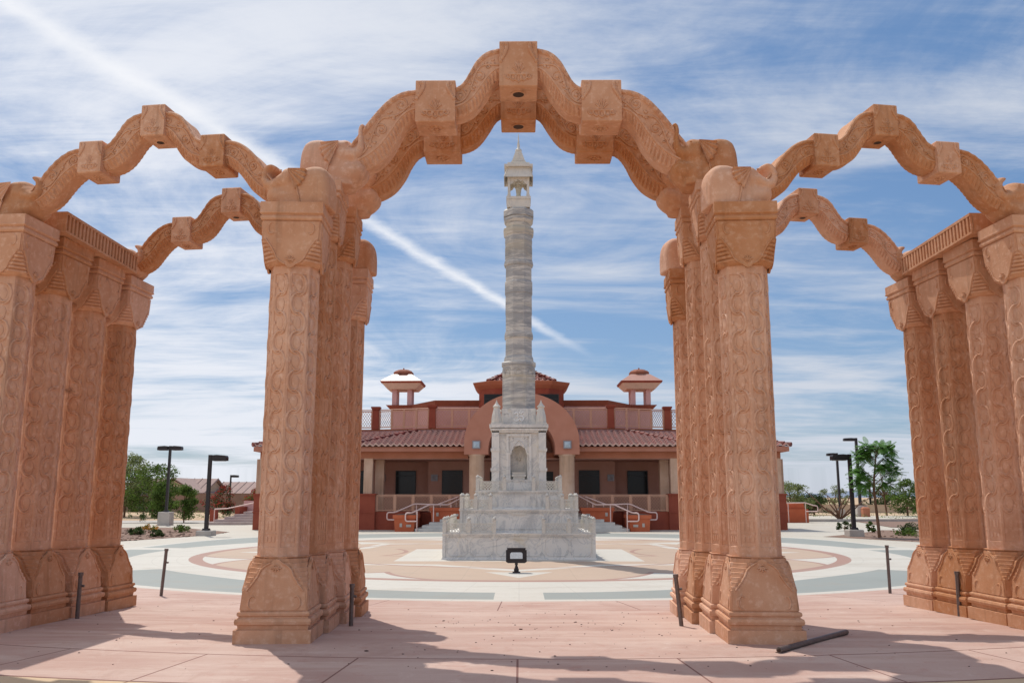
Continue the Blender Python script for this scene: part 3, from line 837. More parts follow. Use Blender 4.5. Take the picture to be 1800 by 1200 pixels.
# shrine body
b = MB(); F = -.80
b.box(-.58, .58, -.30, .58, 1.86, 3.60)                 # core behind the niches
st = len(b.v)
b.box(-.58, -.25, F+.10, -.301, 2.19, 3.60); b.box(.25, .58, F+.10, -.301, 2.19, 3.60)
b.box(-.58, .58, F+.10, -.301, 1.86, 2.189)
arch = [(-.25, 3.598), (-.25, 2.92)]
for i in range(25):   # cusped arch head
    a = pi-pi*i/24; rr = 1-.07*abs(sin(a*4.5)); arch.append((.235*cos(a)*rr, 2.92+.235*sin(a)*rr*1.15))
arch += [(.25, 2.92), (.25, 3.598)]
half_l = arch[:14]+[(0, 3.598)]; half_r = [(0, 3.598)]+arch[14:]
b.prism([p for p in arch[:15]]+[(arch[14][0], 3.598)], F+.08, -.302); b.prism([(arch[14][0], 3.598)]+arch[14:], F+.08, -.302)
# frame of the niche
b.box(-.37, -.30, F+.05, F+.099, 2.19, 3.5); b.box(.30, .37, F+.05, F+.099, 2.19, 3.5); b.box(-.37, .37, F+.045, F+.099, 3.45, 3.52)
for s_ in (-1, 1):
    b.ngon([(.045,2.19),(.045,2.30),(.03,2.33),(.03,2.90),(.05,2.93),(.05,2.97)], 10, (s_*.275, F+.09, 0))
    b.tube([(s_*(.25-.02), F+.076, 2.95), (s_*.19, F+.07, 3.12), (s_*.10, F+.07, 3.24), (0, F+.07, 3.34)], [.012,.02,.02,.012], 6)
    b.tube([(s_*.20, F+.074, 3.30), (s_*.14, F+.07, 3.36), (s_*.18, F+.07, 3.41), (s_*.22, F+.074, 3.36)], .014, 5)
b.box(-.42, .42, F-.0, F+.099, 1.862, 2.16); b.tube([(-.36,F-.002,1.90),(.36,F-.002,1.90),(.36,F-.002,2.12),(-.36,F-.002,2.12),(-.36,F-.002,1.90)], .012, 4, smooth=False)
b.box(-.45, .45, F-.02, F+.12, 2.161, 2.188)
ring4(b, st)
st = len(b.v)   # corner piers
b.box(-.80, -.58, F, F+.22, 1.861, 3.60)
for z in (2.44, 3.02): b.box(-.83, -.565, F-.03, F+.235, z, z+.075); b.box(-.815, -.572, F-.015, F+.228, z-.03, z-.001)
b.box(-.83, -.565, F-.03, F+.235, 1.862, 1.95)
ring4(b, st)
for a_, z in ((.80, 3.56), (.84, 3.62), (.87, 3.70)): b.box(-a_, a_, -a_, a_, z, z+.06 if z < 3.7 else 3.80)
b.box(-.50, .50, -.50, .50, 3.801, 4.30); st = len(b.v)
for x in (-.50, -.29, .22, .44): b.box(x, x+.06, -.52, -.501, 3.82, 4.28)
b.tube([(.36+.09*cos(a), -.503, 4.02+.13*sin(a)) for a in [pi*i/8 for i in range(9)]], .012, 4); b.tube([(-.37+.09*cos(a), -.503, 4.02+.13*sin(a)) for a in [pi*i/8 for i in range(9)]], .012, 4)
ring4(b, st)
shrine = b.build('shrine_body', 'marble', mon)
b = MB(); b.box(-.17, .17, -.78, -.46, 2.19, 2.27); b.box(-.21, .21, -.80, -.44, 2.271, 2.33); b.frust(0,-.62,2.331,2.40,.18,.14,.20,.16); b.build('niche_bench', 'marble_white', mon)
b = MB(); b.ball((0, -.33, 2.80), (.07, .05, .055)); b.build('niche_lamp', 'marble_white', mon)
def om(b, cx, cz, s, y):
    def T(pts, r=.017): b.tube([(cx+x*s, y, cz+z*s) for x, z in pts], r*s/.14, 6)
    T([(-.75+.0,.55),(-.55,.75),(-.25,.72),(-.1,.45),(-.28,.2),(-.5,.12)]); T([(-.45,.12),(-.15,.05),(.0,-.25),(-.12,-.62),(-.45,-.78),(-.75,-.6),(-.9,-.3)])
    T([(-.05,-.1),(.25,-.55),(.55,-.7),(.8,-.45),(.8,-.05),(.55,.15),(.35,0),(.2,.2)]); T([(.0,.85),(.2,.62),(.5,.62),(.75,.9)])
    b.ball((cx+.36*s, y, cz+.95*s), .10*s)
MB().box(-.215, .20, -.508, -.497, 3.83, 4.27).build('emblem_panel', 'marble', mon); b = MB(); om(b, 0, 4.04, .17, -.52); b.build('om_emblem', 'emblem', mon)
tb = MB(); tb.frust(0,0,0,.05,.17,.17,.17,.17)
prof = [(.165,.05),(.165,.14),(.15,.26),(.12,.38),(.10,.46),(.095,.50),(.12,.515),(.12,.55),(.09,.565),(.05,.62),(.02,.68),(.004,.74)]
tb.ngon(prof, 8, rot=pi/8, smooth=False); tu = tb.build('corner_turret', 'marble_white', mon); tu.location = (-.66, -.66, 3.80)
for x, y in ((.66,-.66),(.66,.66),(-.66,.66)): o = tu.copy(); C.objects.link(o); o.location = (x, y, 3.80)
# the octagonal pillar
b = MB(); k = 1/cos(pi/8)
P8 = [(.49,4.301),(.49,5.62),(.52,5.64),(.52,5.72),(.455,5.76),(.44,5.86),(.425,5.90),(.405,5.94),(.40,6.48),(.43,6.49),(.43,6.60),(.415,6.68),(.40,6.69),(.40,7.25),(.41,7.26),(.405,7.9),(.425,7.91),(.425,8.25),(.40,8.30),(.40,8.78),(.435,8.80),(.445,8.86),(.43,8.94),(.415,8.95),(.415,9.45),(.42,9.46),(.42,9.76),(.46,9.80),(.475,9.90),(.46,9.99),(.40,10.03),(.375,10.06),(.385,10.16),(.42,10.20),(.455,10.26),(.455,10.34),(.43,10.345),(.43,10.37),(.47,10.375),(.47,10.56),(.41,10.63),(.36,10.64)]
b.ngon([(r*k, z) for r, z in P8], 8, rot=pi/8, smooth=False)
st = len(b.v)
for q in range(8):
    s0 = len(b.v)
    for z, h_, w in ((4.42,.85,.17),(5.32,.22,.13)): b.tube([(-w,-.491,z),(w,-.491,z),(w,-.491,z+h_),(-w,-.491,z+h_),(-w,-.491,z)], .007, 4, smooth=False)
    for i in range(7): x = -.145+i*.048; b.box(x-.011, x+.011, -.438, -.42, 6.50, 6.59)
    b.tube([(.10*cos(a), -.50, 5.33+.17*sin(a)) for a in [pi*i/8 for i in range(9)]], .009, 4)
    for i in range(5): x = -.12+i*.06; b.box(x-.012, x+.012, -.424, -.40, 9.02, 9.38)
    b.ball((0,-.42,8.86), (.09,.04,.07)); b.ball((.09,-.40,9.58), (.05,.03,.05)); b.ball((-.09,-.40,9.58), (.05,.03,.05))
    b.xf(Matrix.Rotation(pi/4*q, 4, 'Z'), s0)
b.build('pillar_shaft', 'marble_band', mon)
b = MB(); b.box(-.365,.365,-.365,.365,10.641,10.90); b.box(-.385,.385,-.385,.385,10.901,10.99); b.build('pavilion_base', 'marble_white', mon)
b = MB()
for x in (-.30,.30):
    for y in (-.30,.30): b.box(x-.04,x+.04,y-.04,y+.04,10.991,11.62); b.box(x-.055,x+.055,y-.055,y+.055,10.992,11.06)
b.build('pavilion_posts', 'marble_white', mon)
b = MB(); b.box(-.35,.35,-.35,.35,11.60,11.95); st = len(b.v)
b.prism([(-.26,11.599),(-.26,11.40),(-.19,11.44),(-.14,11.53),(-.07,11.50),(0,11.57),(.07,11.50),(.14,11.53),(.19,11.44),(.26,11.40),(.26,11.599)], -.32, -.29)
b.loft([[(-.33,-.33,11.97),(.33,-.33,11.97),(.46,-.46,11.60),(-.46,-.46,11.60)],[(-.33,-.30,12.02),(.33,-.30,12.02),(.46,-.43,11.65),(-.46,-.43,11.65)]])
ring4(b, st)
b.box(-.45,.45,-.45,.45,11.96,12.03); b.box(-.35,.35,-.35,.35,12.031,12.12); b.box(-.24,.24,-.24,.24,12.121,12.20)
b.frust(0,0,12.201,12.62,.21,.21,.085,.085)
for i in range(5): w = .20-.026*i; b.box(-w-.008,w+.008,-w-.008,w+.008,12.24+i*.08,12.26+i*.08)
b.ngon([(.10,12.62),(.11,12.66),(.07,12.70),(.04,12.74),(.045,12.82),(.03,12.92),(.006,13.22)], 10)
b.build('pavilion_roof', 'marble_white', mon)
b = MB(); b.box(-.24,.24,-.24,.24,10.995,11.02, 1); b.box(-.16,.16,-.12,.12,11.021,11.07)
b.loft([[(x*w, y*w*.6, z) for x, y in ((-1,-1),(1,-1),(1,1),(-1,1))] for w, z in ((.075,11.07),(.07,11.2),(.085,11.3),(.095,11.38),(.05,11.42))], smooth=True)
b.ball((0,0,11.46), (.05,.05,.06)); b.tube([(.13*cos(a), .03, 11.47+.13*sin(a)) for a in [2*pi*i/12 for i in range(13)]], .015, 5)
b.build('statue', ['statue', 'green_copper'], mon)

# ------------------------------------------------------------------ the building
CX = .15
bld = thing('temple_building', 'pink two storey building with red tiled roofs and round entrance arch', 'building', (CX, 46.5, 0))
FY = 0.0   # porch face (local y), building local origin at (CX, 46.5)
b = MB()   # base walls of the porch, terrace floor
b.box(-13.8, -5.3, .0, 8, -.1, .93); b.box(5.3, 13.6, .0, 8, -.1, .93); b.box(-5.301, 5.301, .9, 8, -.1, .86)
b.build('terrace_base', 'brick_red', bld)
b = MB(); b.box(-11.6, 11.4, 4.0, 15, .861, 5.1); b.box(-5.2, 5.2, 3.1, 3.999, .862, 4.9); b.build('recessed_wall', 'stucco_dim', bld)
b = MB(); b.box(-13.7, -2.8, -.05, 4.2, 3.66, 4.0); b.box(2.8, 13.5, -.05, 4.2, 3.66, 4.0); b.box(-2.79, 2.79, 1.2, 4.2, 3.70, 4.0); b.build('porch_beam', 'frieze', bld)
b = MB(); b.box(-13.95, -2.5, -.45, 4, 4.001, 4.24); b.box(2.5, 13.85, -.45, 4, 4.001, 4.24); b.build('eave_fascia', 'stucco', bld)
b = MB(); b.box(-13.5, 13.3, -.02, 3.9, 3.62, 3.658); b.build('porch_ceiling', 'stucco_dim', bld)
# tiled roofs: barrel tiles in overlapping courses
def tile_roof(name, x0, x1, y0, z0, y1, z1, hipl, hipr, parent, pitch=.31, course=.42):
    b = MB(); run = hypot(y1-y0, z1-z0); nc = max(2, int(run/course)); dy, dz = (y1-y0)/nc, (z1-z0)/nc
    ny, nz = -(z1-z0)/run, (y1-y0)/run
    for c in range(nc):
        a0 = c/nc; xa = x0+hipl*a0; xb = x1-hipr*a0
        n = int((xb-xa)/pitch*6); 
        lo = []; hi = []; und = []
        for i in range(n+1):
            x = xa+i*pitch/6; ph = ((x-x0)/pitch) % 1.0
            h = .075*abs(sin(pi*ph))**.7 if ph < .62 else -.02*sin(pi*(ph-.62)/.38)
            h = .085*sin(pi*ph/.62) if ph < .62 else -.015*sin(pi*(ph-.62)/.38)
            ya, za = y0+dy*c, z0+dz*c; yb, zb_ = y0+dy*(c+1.12), z0+dz*(c+1.12)
            lo.append((x, ya+ny*(h+.085), za+nz*(h+.085))); hi.append((x, yb+ny*h, zb_+nz*h)); und.append((x, ya+ny*(h-.01)-.0, za+nz*(h-.01)))
        b.loft([lo, hi], 0, False, False, False); b.loft([und, lo], 1 if True else 0, False, False, False)
    b.add([(x0,y0+.02,z0-.04),(x1,y0+.02,z0-.04),(x1-hipr,y1,z1-.04),(x0+hipl,y1,z1-.04)], [(0,1,2,3)])
    for (xa, ya, za), (xb, yb, zb_) in (((x0,y0,z0),(x0+hipl,y1,z1)), ((x1,y0,z0),(x1-hipr,y1,z1))):
        if abs(xa-xb) < .01: continue
        m = int(run*1.3/.36)
        for i in range(m):
            t0, t1 = i/m, (i+1.1)/m
            b.tube([(xa+(xb-xa)*t0, ya+(yb-ya)*t0, za+(zb_-za)*t0+.09), (xa+(xb-xa)*t1, ya+(yb-ya)*t1, za+(zb_-za)*t1+.07)], [.12, .09], 8, smooth=False)
    return b.build(name, ['tile', 'mortar_glint'], parent)
tile_roof('tiled_roof', -8.9, -2.6, -.60, 4.27, 3.3, 5.28, 3.0, 0, bld)
tile_roof('tiled_roof', 2.6, 8.9, -.60, 4.27, 3.3, 5.28, 0, 3.0, bld)
tile_roof('tiled_roof', -14.05, -6.2, -.35, 4.27, 3.5, 5.2, 3.8, 0, bld)
tile_roof('tiled_roof', 6.2, 14.0, -.35, 4.27, 3.5, 5.2, 0, 3.8, bld)
b = MB(); b.box(-13.9, -2.6, -.4, 3.6, 4.241, 4.262); b.box(2.6, 13.8, -.4, 3.6, 4.241, 4.262); b.build('roof_deck', 'brick_red', bld)
# piers and columns of the porch
for x in (-8.0, 8.0, -13.5, 13.25):
    b = MB(); b.box(x-.40, x+.40, -.16, .5, -.1, 1.76); b.box(x-.43, x+.43, -.19, .53, .86, .93); b.box(x-.44, x+.44, -.2, .54, 1.761, 1.84)
    b.build('porch_pier', 'brick_red', bld)
    for dx, dy in ((-.02, .12), (.42 if x < 0 else -.42, 1.1)):
        if abs(x) > 10: dx = -dx
        MB().box(x+dx-.23, x+dx+.23, dy-.15, dy+.25, 1.841 if dy < .5 else .87, 3.659).build('porch_column', 'tan', bld)
        
for s_ in (-1, 1):
    b = MB(); b.ngon([(.40,.87),(.40,.95),(.385,.97),(.385,3.70),(.43,3.72),(.43,3.80)], 24, (s_*2.30, -1.1, 0)); b.build('round_column', 'tan', bld)
    MB().frust(s_*2.30, -1.1, -.05, .869, .46,.46,.46,.46).build('column_base', 'brick_red', bld)
# lattice railings
pan = lattice_panel(.98, .76, .17, .011, .03, .045).build('lattice_panel', 'lattice', bld)
first = True
def rail_run(x0, x1, y, z, n, hgt=.76, post=.92, yrow=None):
    global first
    w = (x1-x0)/n
    for i in range(n):
        if first: o = pan; first = False
        else: o = pan.copy(); C.objects.link(o)
        o.location = (x0+w*(i+.5), y, z); o.scale = ((w-.10)/.98, 1, hgt/.76)
    b = MB()
    for i in range(n+1): b.box(x0+w*i-.06, x0+w*i+.06, y-.045, y+.045, z-.08, z-.08+post)
    b.box(x0, x1, y-.03, y+.03, z+hgt+.03, z+hgt+.08)
    b.build('railing_posts', 'lattice', bld)
rail_run(-7.55, -2.8, .06, .96, 5); rail_run(2.8, 7.55, .06, .96, 5); rail_run(-13.5, -8.4, .06, .96, 5); rail_run(8.4, 13.1, .06, .96, 5)
# windows and wall lamps in the recessed wall
def window(x, y, z0, z1, w, split=False):
    b = MB(); b.box(x-w/2, x+w/2, y-.05, y+.05, z0, z0+.05); b.box(x-w/2, x+w/2, y-.05, y+.05, z1-.05, z1)
    b.box(x-w/2, x-w/2+.05, y-.049, y+.05, z0+.05, z1-.05); b.box(x+w/2-.05, x+w/2, y-.049, y+.05, z0+.05, z1-.05)
    b.box(x-w/2+.05, x+w/2-.05, y-.045, y+.05, z1-.30, z1-.26)
    f = b.build('window', 'black', bld)
    MB().box(x-w/2+.04, x+w/2-.04, y-.02, y+.045, z0+.04, z1-.04).build('pane', 'glass', f)
for x, y in ((-6.55, 3.97), (-3.85, 3.07), (3.75, 3.07), (6.55, 3.97), (9.6, 3.97), (-9.4, 3.97)): window(x, y, 1.80, 3.13, 1.15)
for x in (-1.35, 1.35): window(x, 3.07, 1.75, 3.05, .8)
def wall_lamp(x, y, z, s_, face):
    f = MB(); f.box(x-s_/2, x+s_/2, y-.10, y, z-s_/2, z+s_/2); o = f.build('wall_lamp', 'lampface_dim', bld)
    g_ = MB(); g_.frust(x, y-.10, 0, 0, 0, 0, 0, 0) if False else None
    q = s_*.36; g_.add([(x-q,y-.103,z-q),(x+q,y-.103,z-q),(x+q,y-.103,z+q),(x-q,y-.103,z+q),(x,y-.16,z)], [(0,1,4),(1,2,4),(2,3,4),(3,0,4)])
    g_.build('lens', face, o)
for x, y in ((-7.9, 3.99), (-4.85, 3.09), (4.95, 3.09), (8.1, 3.99)): wall_lamp(x, y, 2.72, .36, 'lampface_dim')
# entrance arch
def ell(cx, cz, rx, rz, a): return (cx+rx*cos(a), cz+rz*sin(a))
b = MB(); n = 48; y0, y1 = -1.5, -.7
outer = [(-2.93, 3.80)]+[ell(0, 4.42, 2.93, 2.52, pi-pi*i/n) for i in range(n+1)]+[(2.93, 3.80)]
inner = [(-1.70, 3.80)]+[ell(0, 4.05, 1.70, 1.62, pi-pi*i/n) for i in range(n+1)]+[(1.70, 3.80)]
b.loft([[(o[0],y0,o[1]),(i_[0],y0,i_[1]),(i_[0],y1,i_[1]),(o[0],y1,o[1])] for o, i_ in zip(outer, inner)])
b.build('entrance_arch', 'stucco', bld)
b = MB(); inn2 = [(x*1.0, z) for x, z in inner]; out2 = [(x*.97, 3.80+(z-3.80)*.97) for x, z in outer]
b.loft([[(o[0],y1+.001,o[1]),(i_[0],y1+.001,i_[1]),(i_[0],3.2,i_[1]),(o[0],3.2,o[1])] for o, i_ in zip(out2, inn2)]); b.build('entrance_vault', 'stucco', bld)
for x in (-2.31, 2.31): wall_lamp(x, y0-.0, 4.28, .40, 'lampface')
# upper storey
def poly_band(name, mat, pts, z0, z1, y_in=1.5, flare=0):
    """wall following a front line of (x, y) points; flare pushes the top edge outwards"""
    b = MB(); rings = []
    for i, (x, y) in enumerate(pts):
        rings.append([(x, y, z0), (x+(flare*(1 if x > 0 else -1) if i in (0, len(pts)-1) else 0), y-flare, z1), (x, y+y_in, z1), (x, y+y_in, z0)])
    b.loft(rings); return b.build(name, mat, bld)
poly_band('parapet_wall', 'stucco_pink', [(-12.5,4.6),(-8.6,4.6),(-5.0,3.4),(5.0,3.4),(8.6,4.6),(12.5,4.6)], 5.0, 5.44)
poly_band('parapet_cap', 'frieze', [(-12.5,4.5),(-8.6,4.5),(-5.0,3.3),(5.0,3.3),(8.6,4.5),(12.5,4.5)], 5.441, 5.50, .4)
poly_band('clerestory_wall', 'stucco_pink', [(-7.9,7.2),(-6.6,7.2),(-5.0,4.6),(5.0,4.6),(6.6,7.2),(7.9,7.2)], 5.0, 6.86, 6)
poly_band('clerestory_cornice', 'cornice', [(-7.95,7.1),(-6.65,7.1),(-5.0,4.5),(5.0,4.5),(6.65,7.1),(7.95,7.1)], 6.861, 7.16, 6, .28)
for s_ in (-1, 1):
    for x, y in ((8.42, 4.5), (5.05, 3.45)):
        b = MB(); b.frust(s_*x, y, 5.50, 6.62, .20,.20,.17,.17); b.box(s_*x-.22, s_*x+.22, y-.22, y+.22, 6.621, 6.70); b.box(s_*x-.26, s_*x+.26, y-.26, y+.26, 6.701, 6.80); b.build('parapet_pier', 'brick_red', bld)
    def rail2(x0, y0_, x1, y1_, n):
        L = hypot(x1-x0, y1_-y0_); w = L/n; an = atan2(y1_-y0_, x1-x0)
        for i in range(n):
            f = (i+.5)/n; o = pan.copy(); C.objects.link(o); o.location = (x0+(x1-x0)*f, y0_+(y1_-y0_)*f, 5.58); o.rotation_euler = (0,0,an); o.scale = ((w-.06)/.98, 1, .98/.76)
        b = MB()
        for i in range(n+1): f = i/n; xx, yy = x0+(x1-x0)*f, y0_+(y1_-y0_)*f; b.box(xx-.045, xx+.045, yy-.045, yy+.045, 5.50, 6.60)
        b.tube([(x0, y0_, 6.62), (x1, y1_, 6.62)], .03, 6); b.build('railing_posts', 'lattice', bld)
    rail2(s_*4.9, 3.5, s_*2.0, 3.5, 3); rail2(s_*8.2, 4.45, s_*5.25, 3.5, 4); rail2(s_*12.3, 4.6, s_*8.65, 4.6, 4)
# central lantern block: octagonal, dark red
def octo(w, d, c, yc): return [(-w+c,yc-d),(w-c,yc-d),(w,yc-d+c),(w,yc+d-c),(w-c,yc+d),(-w+c,yc+d),(-w,yc+d-c),(-w,yc-d+c)]
def oz(p, z): return [(x, y, z) for x, y in p]
b = MB(); b.loft([oz(octo(2.45,2.45,.9,5.9), 5.0), oz(octo(2.45,2.45,.9,5.9), 7.76)]); b.build('lantern_block', 'brick_red', bld)
b = MB(); b.loft([oz(octo(2.46,2.46,.9,5.9), 7.761), oz(octo(2.68,2.68,1.0,5.9), 7.95), oz(octo(2.80,2.80,1.05,5.9), 8.12), oz(octo(2.80,2.80,1.05,5.9), 8.16)]); b.build('lantern_cornice', 'frieze', bld)
for s_ in (-1, 1): window(s_*1.55, 3.44, 6.55, 7.42, 1.15)
# its pyramid of tiles
lr = tile_roof('lantern_roof', -1.95, 1.95, 4.0, 8.17, 5.9, 9.25, 1.9, 1.9, bld)
for k in (1, 2, 3):
    o = lr.copy(); C.objects.link(o)
    o.matrix_local = Matrix.Translation((0, 5.9, 0)) @ Matrix.Rotation(pi/2*k, 4, 'Z') @ Matrix.Translation((0, -5.9, 0))
# rooftop cupolas
def cupola(x):
    y = 7.6
    for dx in (-.46, .46):
        for dy in (-.46, .46): MB().box(x+dx-.14, x+dx+.14, y+dy-.14, y+dy+.14, 7.0, 8.12).build('cupola_post', 'stucco_pink', bld)
    sq = lambda L: [[(x-w, y-w, z), (x+w, y-w, z), (x+w, y+w, z), (x-w, y+w, z)] for w, z in L]
    MB().loft(sq(((.86, 8.12), (1.19, 8.48)))).build('cupola_soffit', 'soffit', bld)
    MB().loft(sq(((1.20, 8.46), (1.26, 8.58)))).build('cupola_eave', 'brick_red', bld)
    MB().loft(sq(((1.24, 8.581), (.58, 9.06)))).build('cupola_roof', 'cup_roof', bld)
    b = MB(); b.ngon([(.50,9.09),(.64,9.11),(.64,9.22),(.56,9.30),(.34,9.40),(.2,9.42)], 8, (x, y, 0), smooth=False, rot=pi/8); b.ngon([(.05,9.42),(.04,9.52)], 6, (x, y, 0)); b.build('cupola_cap', 'cornice', bld)
M['cup_roof'] = flat('glossy_terracotta_roof', (.50,.24,.17), .36, spec=.9)
cupola(-7.28); cupola(7.28)
# left wing turned corner: hanging basket plant inside the right porch corner
b = MB()
for i in range(260):
    a = random.uniform(0, 6.28); r = random.uniform(0, .28); z = random.choice((3.3, 3.0, 2.6, 2.3))+random.gauss(0, .18)
    c = Vector((12.9+r*cos(a), .5+r*sin(a), z)); d = Vector((random.gauss(0,1), random.gauss(0,1), random.gauss(0,1))).normalized()*.07; e = d.orthogonal().normalized()*.05
    b.add([c-d, c+e, c+d, c-e], [(0,1,2,3)])
b.tube([(12.9,.5,3.62),(12.9,.5,2.2)], .01, 4, 1)
tag(b.build('hanging_plant', ['leaf', 'lamp_black'], loc=(CX, 46.5, 0)), 'trailing green plant hanging in the right corner of the porch', 'plant')

# stairs, planters and handrails in front of the entrance
b = MB()
for i in range(3): b.box(-5.25+.31*i, 5.25-.31*i, -2.4+.36*i, 1.0, -.06 if i == 0 else .14*i+.001, .14*(i+1))
for i in range(3): b.box(-4.15+.2*i, 4.15-.2*i, -1.1+.36*i, .99, .14*(i+3)+.001, .14*(i+4))
tag(b.build('entrance_steps', 'step', loc=(CX, 46.5, 0)), 'broad pale stone steps leading up to the building entrance behind the tower', 'stairs')
def planter(x0, x1, y0, y1, z0, z1, label, slope):
    b = MB(); s_ = 1 if x0 > 0 else -1
    b.loft([[(x0,y0,z0),(x1,y0,z0),(x1,y1,z0),(x0,y1,z0)], [(x0-.04,y0-.04,z1-.17),(x1+.04,y0-.04,z1-.17),(x1+.04,y1,z1-.17),(x0-.04,y1,z1-.17)]])
    b.box(x0-.10, x1+.10, y0-.10, y1+.02, z1-.169, z1)
    b.box(x0+.02, x1-.02, y0+.1, y1-.1, z1, z1+.02, 1)
    o = b.build('planter', ['planter', 'bed'], loc=(CX, 46.5, 0)); tag(o, label, 'planter', 'terracotta stair planters')
    for (x, w, h) in ((x0+.3 if s_ < 0 else x1-.3, .06, .09), ((x1-.25) if s_ < 0 else x0+.25, .12, .06)):
        f = MB().box(x-w, x+w, y0-.06, y0-.038, z0+.28, z0+.28+h*2).build('step_light', 'concrete', o)
for s_, sd in ((-1, 'left'), (1, 'right')):
    a, c = sorted((s_*6.25, s_*5.32)); planter(a, c, -2.3, -.25, -.06, .80, f'low terracotta planter beside the foot of the steps on the {sd}', 1)
    a, c = sorted((s_*4.6+s_*.0, s_*3.1)); planter(a-.0, c, -.75, -.02, .43, 1.14, f'terracotta planter on the landing just {sd} of the marble tower', 1)
def handrail(pts, posts, label, s_):
    t = thing('handrail', label, 'handrail', (CX, 46.5, 0), 0, 'white handrails of the entrance steps')
    P = [Vector((s_*x, y, z)) for x, y, z in pts]; out = [P[0]]
    for i in range(1, len(P)-1):
        a, m, c = P[i-1], P[i], P[i+1]; r = min(.12, (a-m).length*.4, (c-m).length*.4)
        p0 = m+(a-m).normalized()*r; p1 = m+(c-m).normalized()*r
        for k in range(5): u = k/4; out.append(p0.lerp(m, u).lerp(m.lerp(p1, u), u))
    out.append(P[-1])
    MB().tube(out, .036, 8).build('rail_tube', 'rail', t)
    for x, y, z0, z1 in posts: MB().tube([(s_*x, y, z0), (s_*x, y, z1)], .028, 8).build('rail_post', 'rail', t)
for s_, sd in ((-1, 'left'), (1, 'right')):
    handrail([(5.15,-2.5,.50),(5.72,-2.45,.50),(5.72,-2.45,.90),(5.42,-2.35,.90),(4.62,-1.5,1.30),(3.75,-.8,1.28),(2.9,.0,1.75)],
             [(5.15,-2.45,-.05,.98),(4.45,-1.35,.3,1.29),(3.62,-.7,.5,1.30)], f'{sd} front white handrail, in front of the terracotta planter', s_)
    handrail([(6.2,-.95,.53),(6.85,-.9,.53),(6.85,-.9,.90),(6.45,-.85,.90),(5.52,-.5,1.32),(4.35,-.4,1.28),(3.2,.1,1.72)],
             [(5.42,-.45,.1,1.30),(4.2,-.3,.5,1.30),(3.4,.1,.8,1.62)], f'{sd} rear white handrail, behind the terracotta planter', s_)

# ------------------------------------------------------------------ small things on the paving
fl = thing('floodlight', 'small black ground floodlight in front of the marble tower', 'floodlight', (-.06, 20.57, 0))
b = MB(); b.ngon([(.09,0),(.09,.025)], 16); b.box(-.055,.055,-.055,.055,.025,.085); b.build('base', 'lamp_black', fl)
b = MB(); b.tube([(0,0,.08),(0,0,.17)], [.05,.022], 8); b.tube([(0,0,.17),(0,0,.22)], .035, 8); b.build('stem', 'lamp_black', fl)
b = MB(); Rm = Matrix.Translation((0,0,.37)) @ Matrix.Rotation(radians(-6), 4, 'X')
b.prism([(-.235,-.13),(-.19,-.155),(.19,-.155),(.235,-.13),(.235,.13),(-.235,.13)], -.07, .10); b.box(-.21,.21,-.085,.10,.131,.175)
b.box(-.20,.20,-.088,-.071,-.06,-.05); b.xf(Rm); b.build('housing', 'lamp_black', fl)
b = MB(); b.prism([(-.14,-.065),(.14,-.065),(.14,.05),(.11,.075),(-.11,.075),(-.14,.05)], -.092, -.072); b.xf(Rm); b.build('lamp_glass', 'silver', fl)
posts = [(-5.79,11.96,.58,'short steel post standing by the foot of the outer left columns',0), (-6.1,15.5,.78,'tilted steel post at the plaza edge on the left, behind the rows',3), (-2.09,11.39,.50,'steel pipe post at the foot of the left inner row',0),
         (2.02,11.43,.62,'leaning steel pipe post at the foot of the right inner row',-5), (6.53,16.1,.82,'upright rusty steel post at the plaza edge on the right',0), (5.92,12.35,.58,'short steel post by the foot of the outer right columns',1)]
for x, y, h, lab, tilt in posts:
    t = thing('steel_post', lab, 'post', (x, y, gz(x, y)), 0, 'short steel posts standing round the gateway'); t.rotation_euler = (0, radians(tilt), 0)
    MB().ngon([(.027,-.06),(.027,h)], 12).build('pipe', 'steel', t)
    b = MB(); b.ngon([(.034,h-.03),(.034,h+.01)], 12); b.build('cap', 'steel', t); MB().tube([(0,0,h*.72),(.06,0,h*.72)], .016, 8).build('bolt', 'steel', t)
b = MB(); A = Vector((2.59, 9.21, .193)); B_ = Vector((3.73, 10.50, .180)); n = 14
for R_ in (.029,): b.tube([A, A.lerp(B_, .02), A.lerp(B_, .5), B_], [R_]*4, 14)
b.ball(A, .021, 1); tag(b.build('steel_pipe', ['steel', 'dark']), 'loose grey steel pipe lying on the pink paving by the front right column', 'pipe')  # dark ball painted as the shade in the pipe's open end
# scattered grit
b = MB()
for i in range(300):
    if i < 180: x = random.gauss(.8, 2.2); y = random.uniform(8.3, 13.5)
    else: x = random.uniform(-6.5, 7); y = random.uniform(8.2, 15)
    s_ = random.uniform(.003, .009)*(2.2 if random.random() < .04 else 1)
    b.ball((x, y, gz(x, y)+.004+s_*.4), (s_*random.uniform(.8,2), s_, s_*.6), n=5, m=3)
o = b.build('grit', 'pebble'); o['kind'] = 'stuff'; o['label'] = 'dark grit scattered over the pink paving'; o['category'] = 'grit'

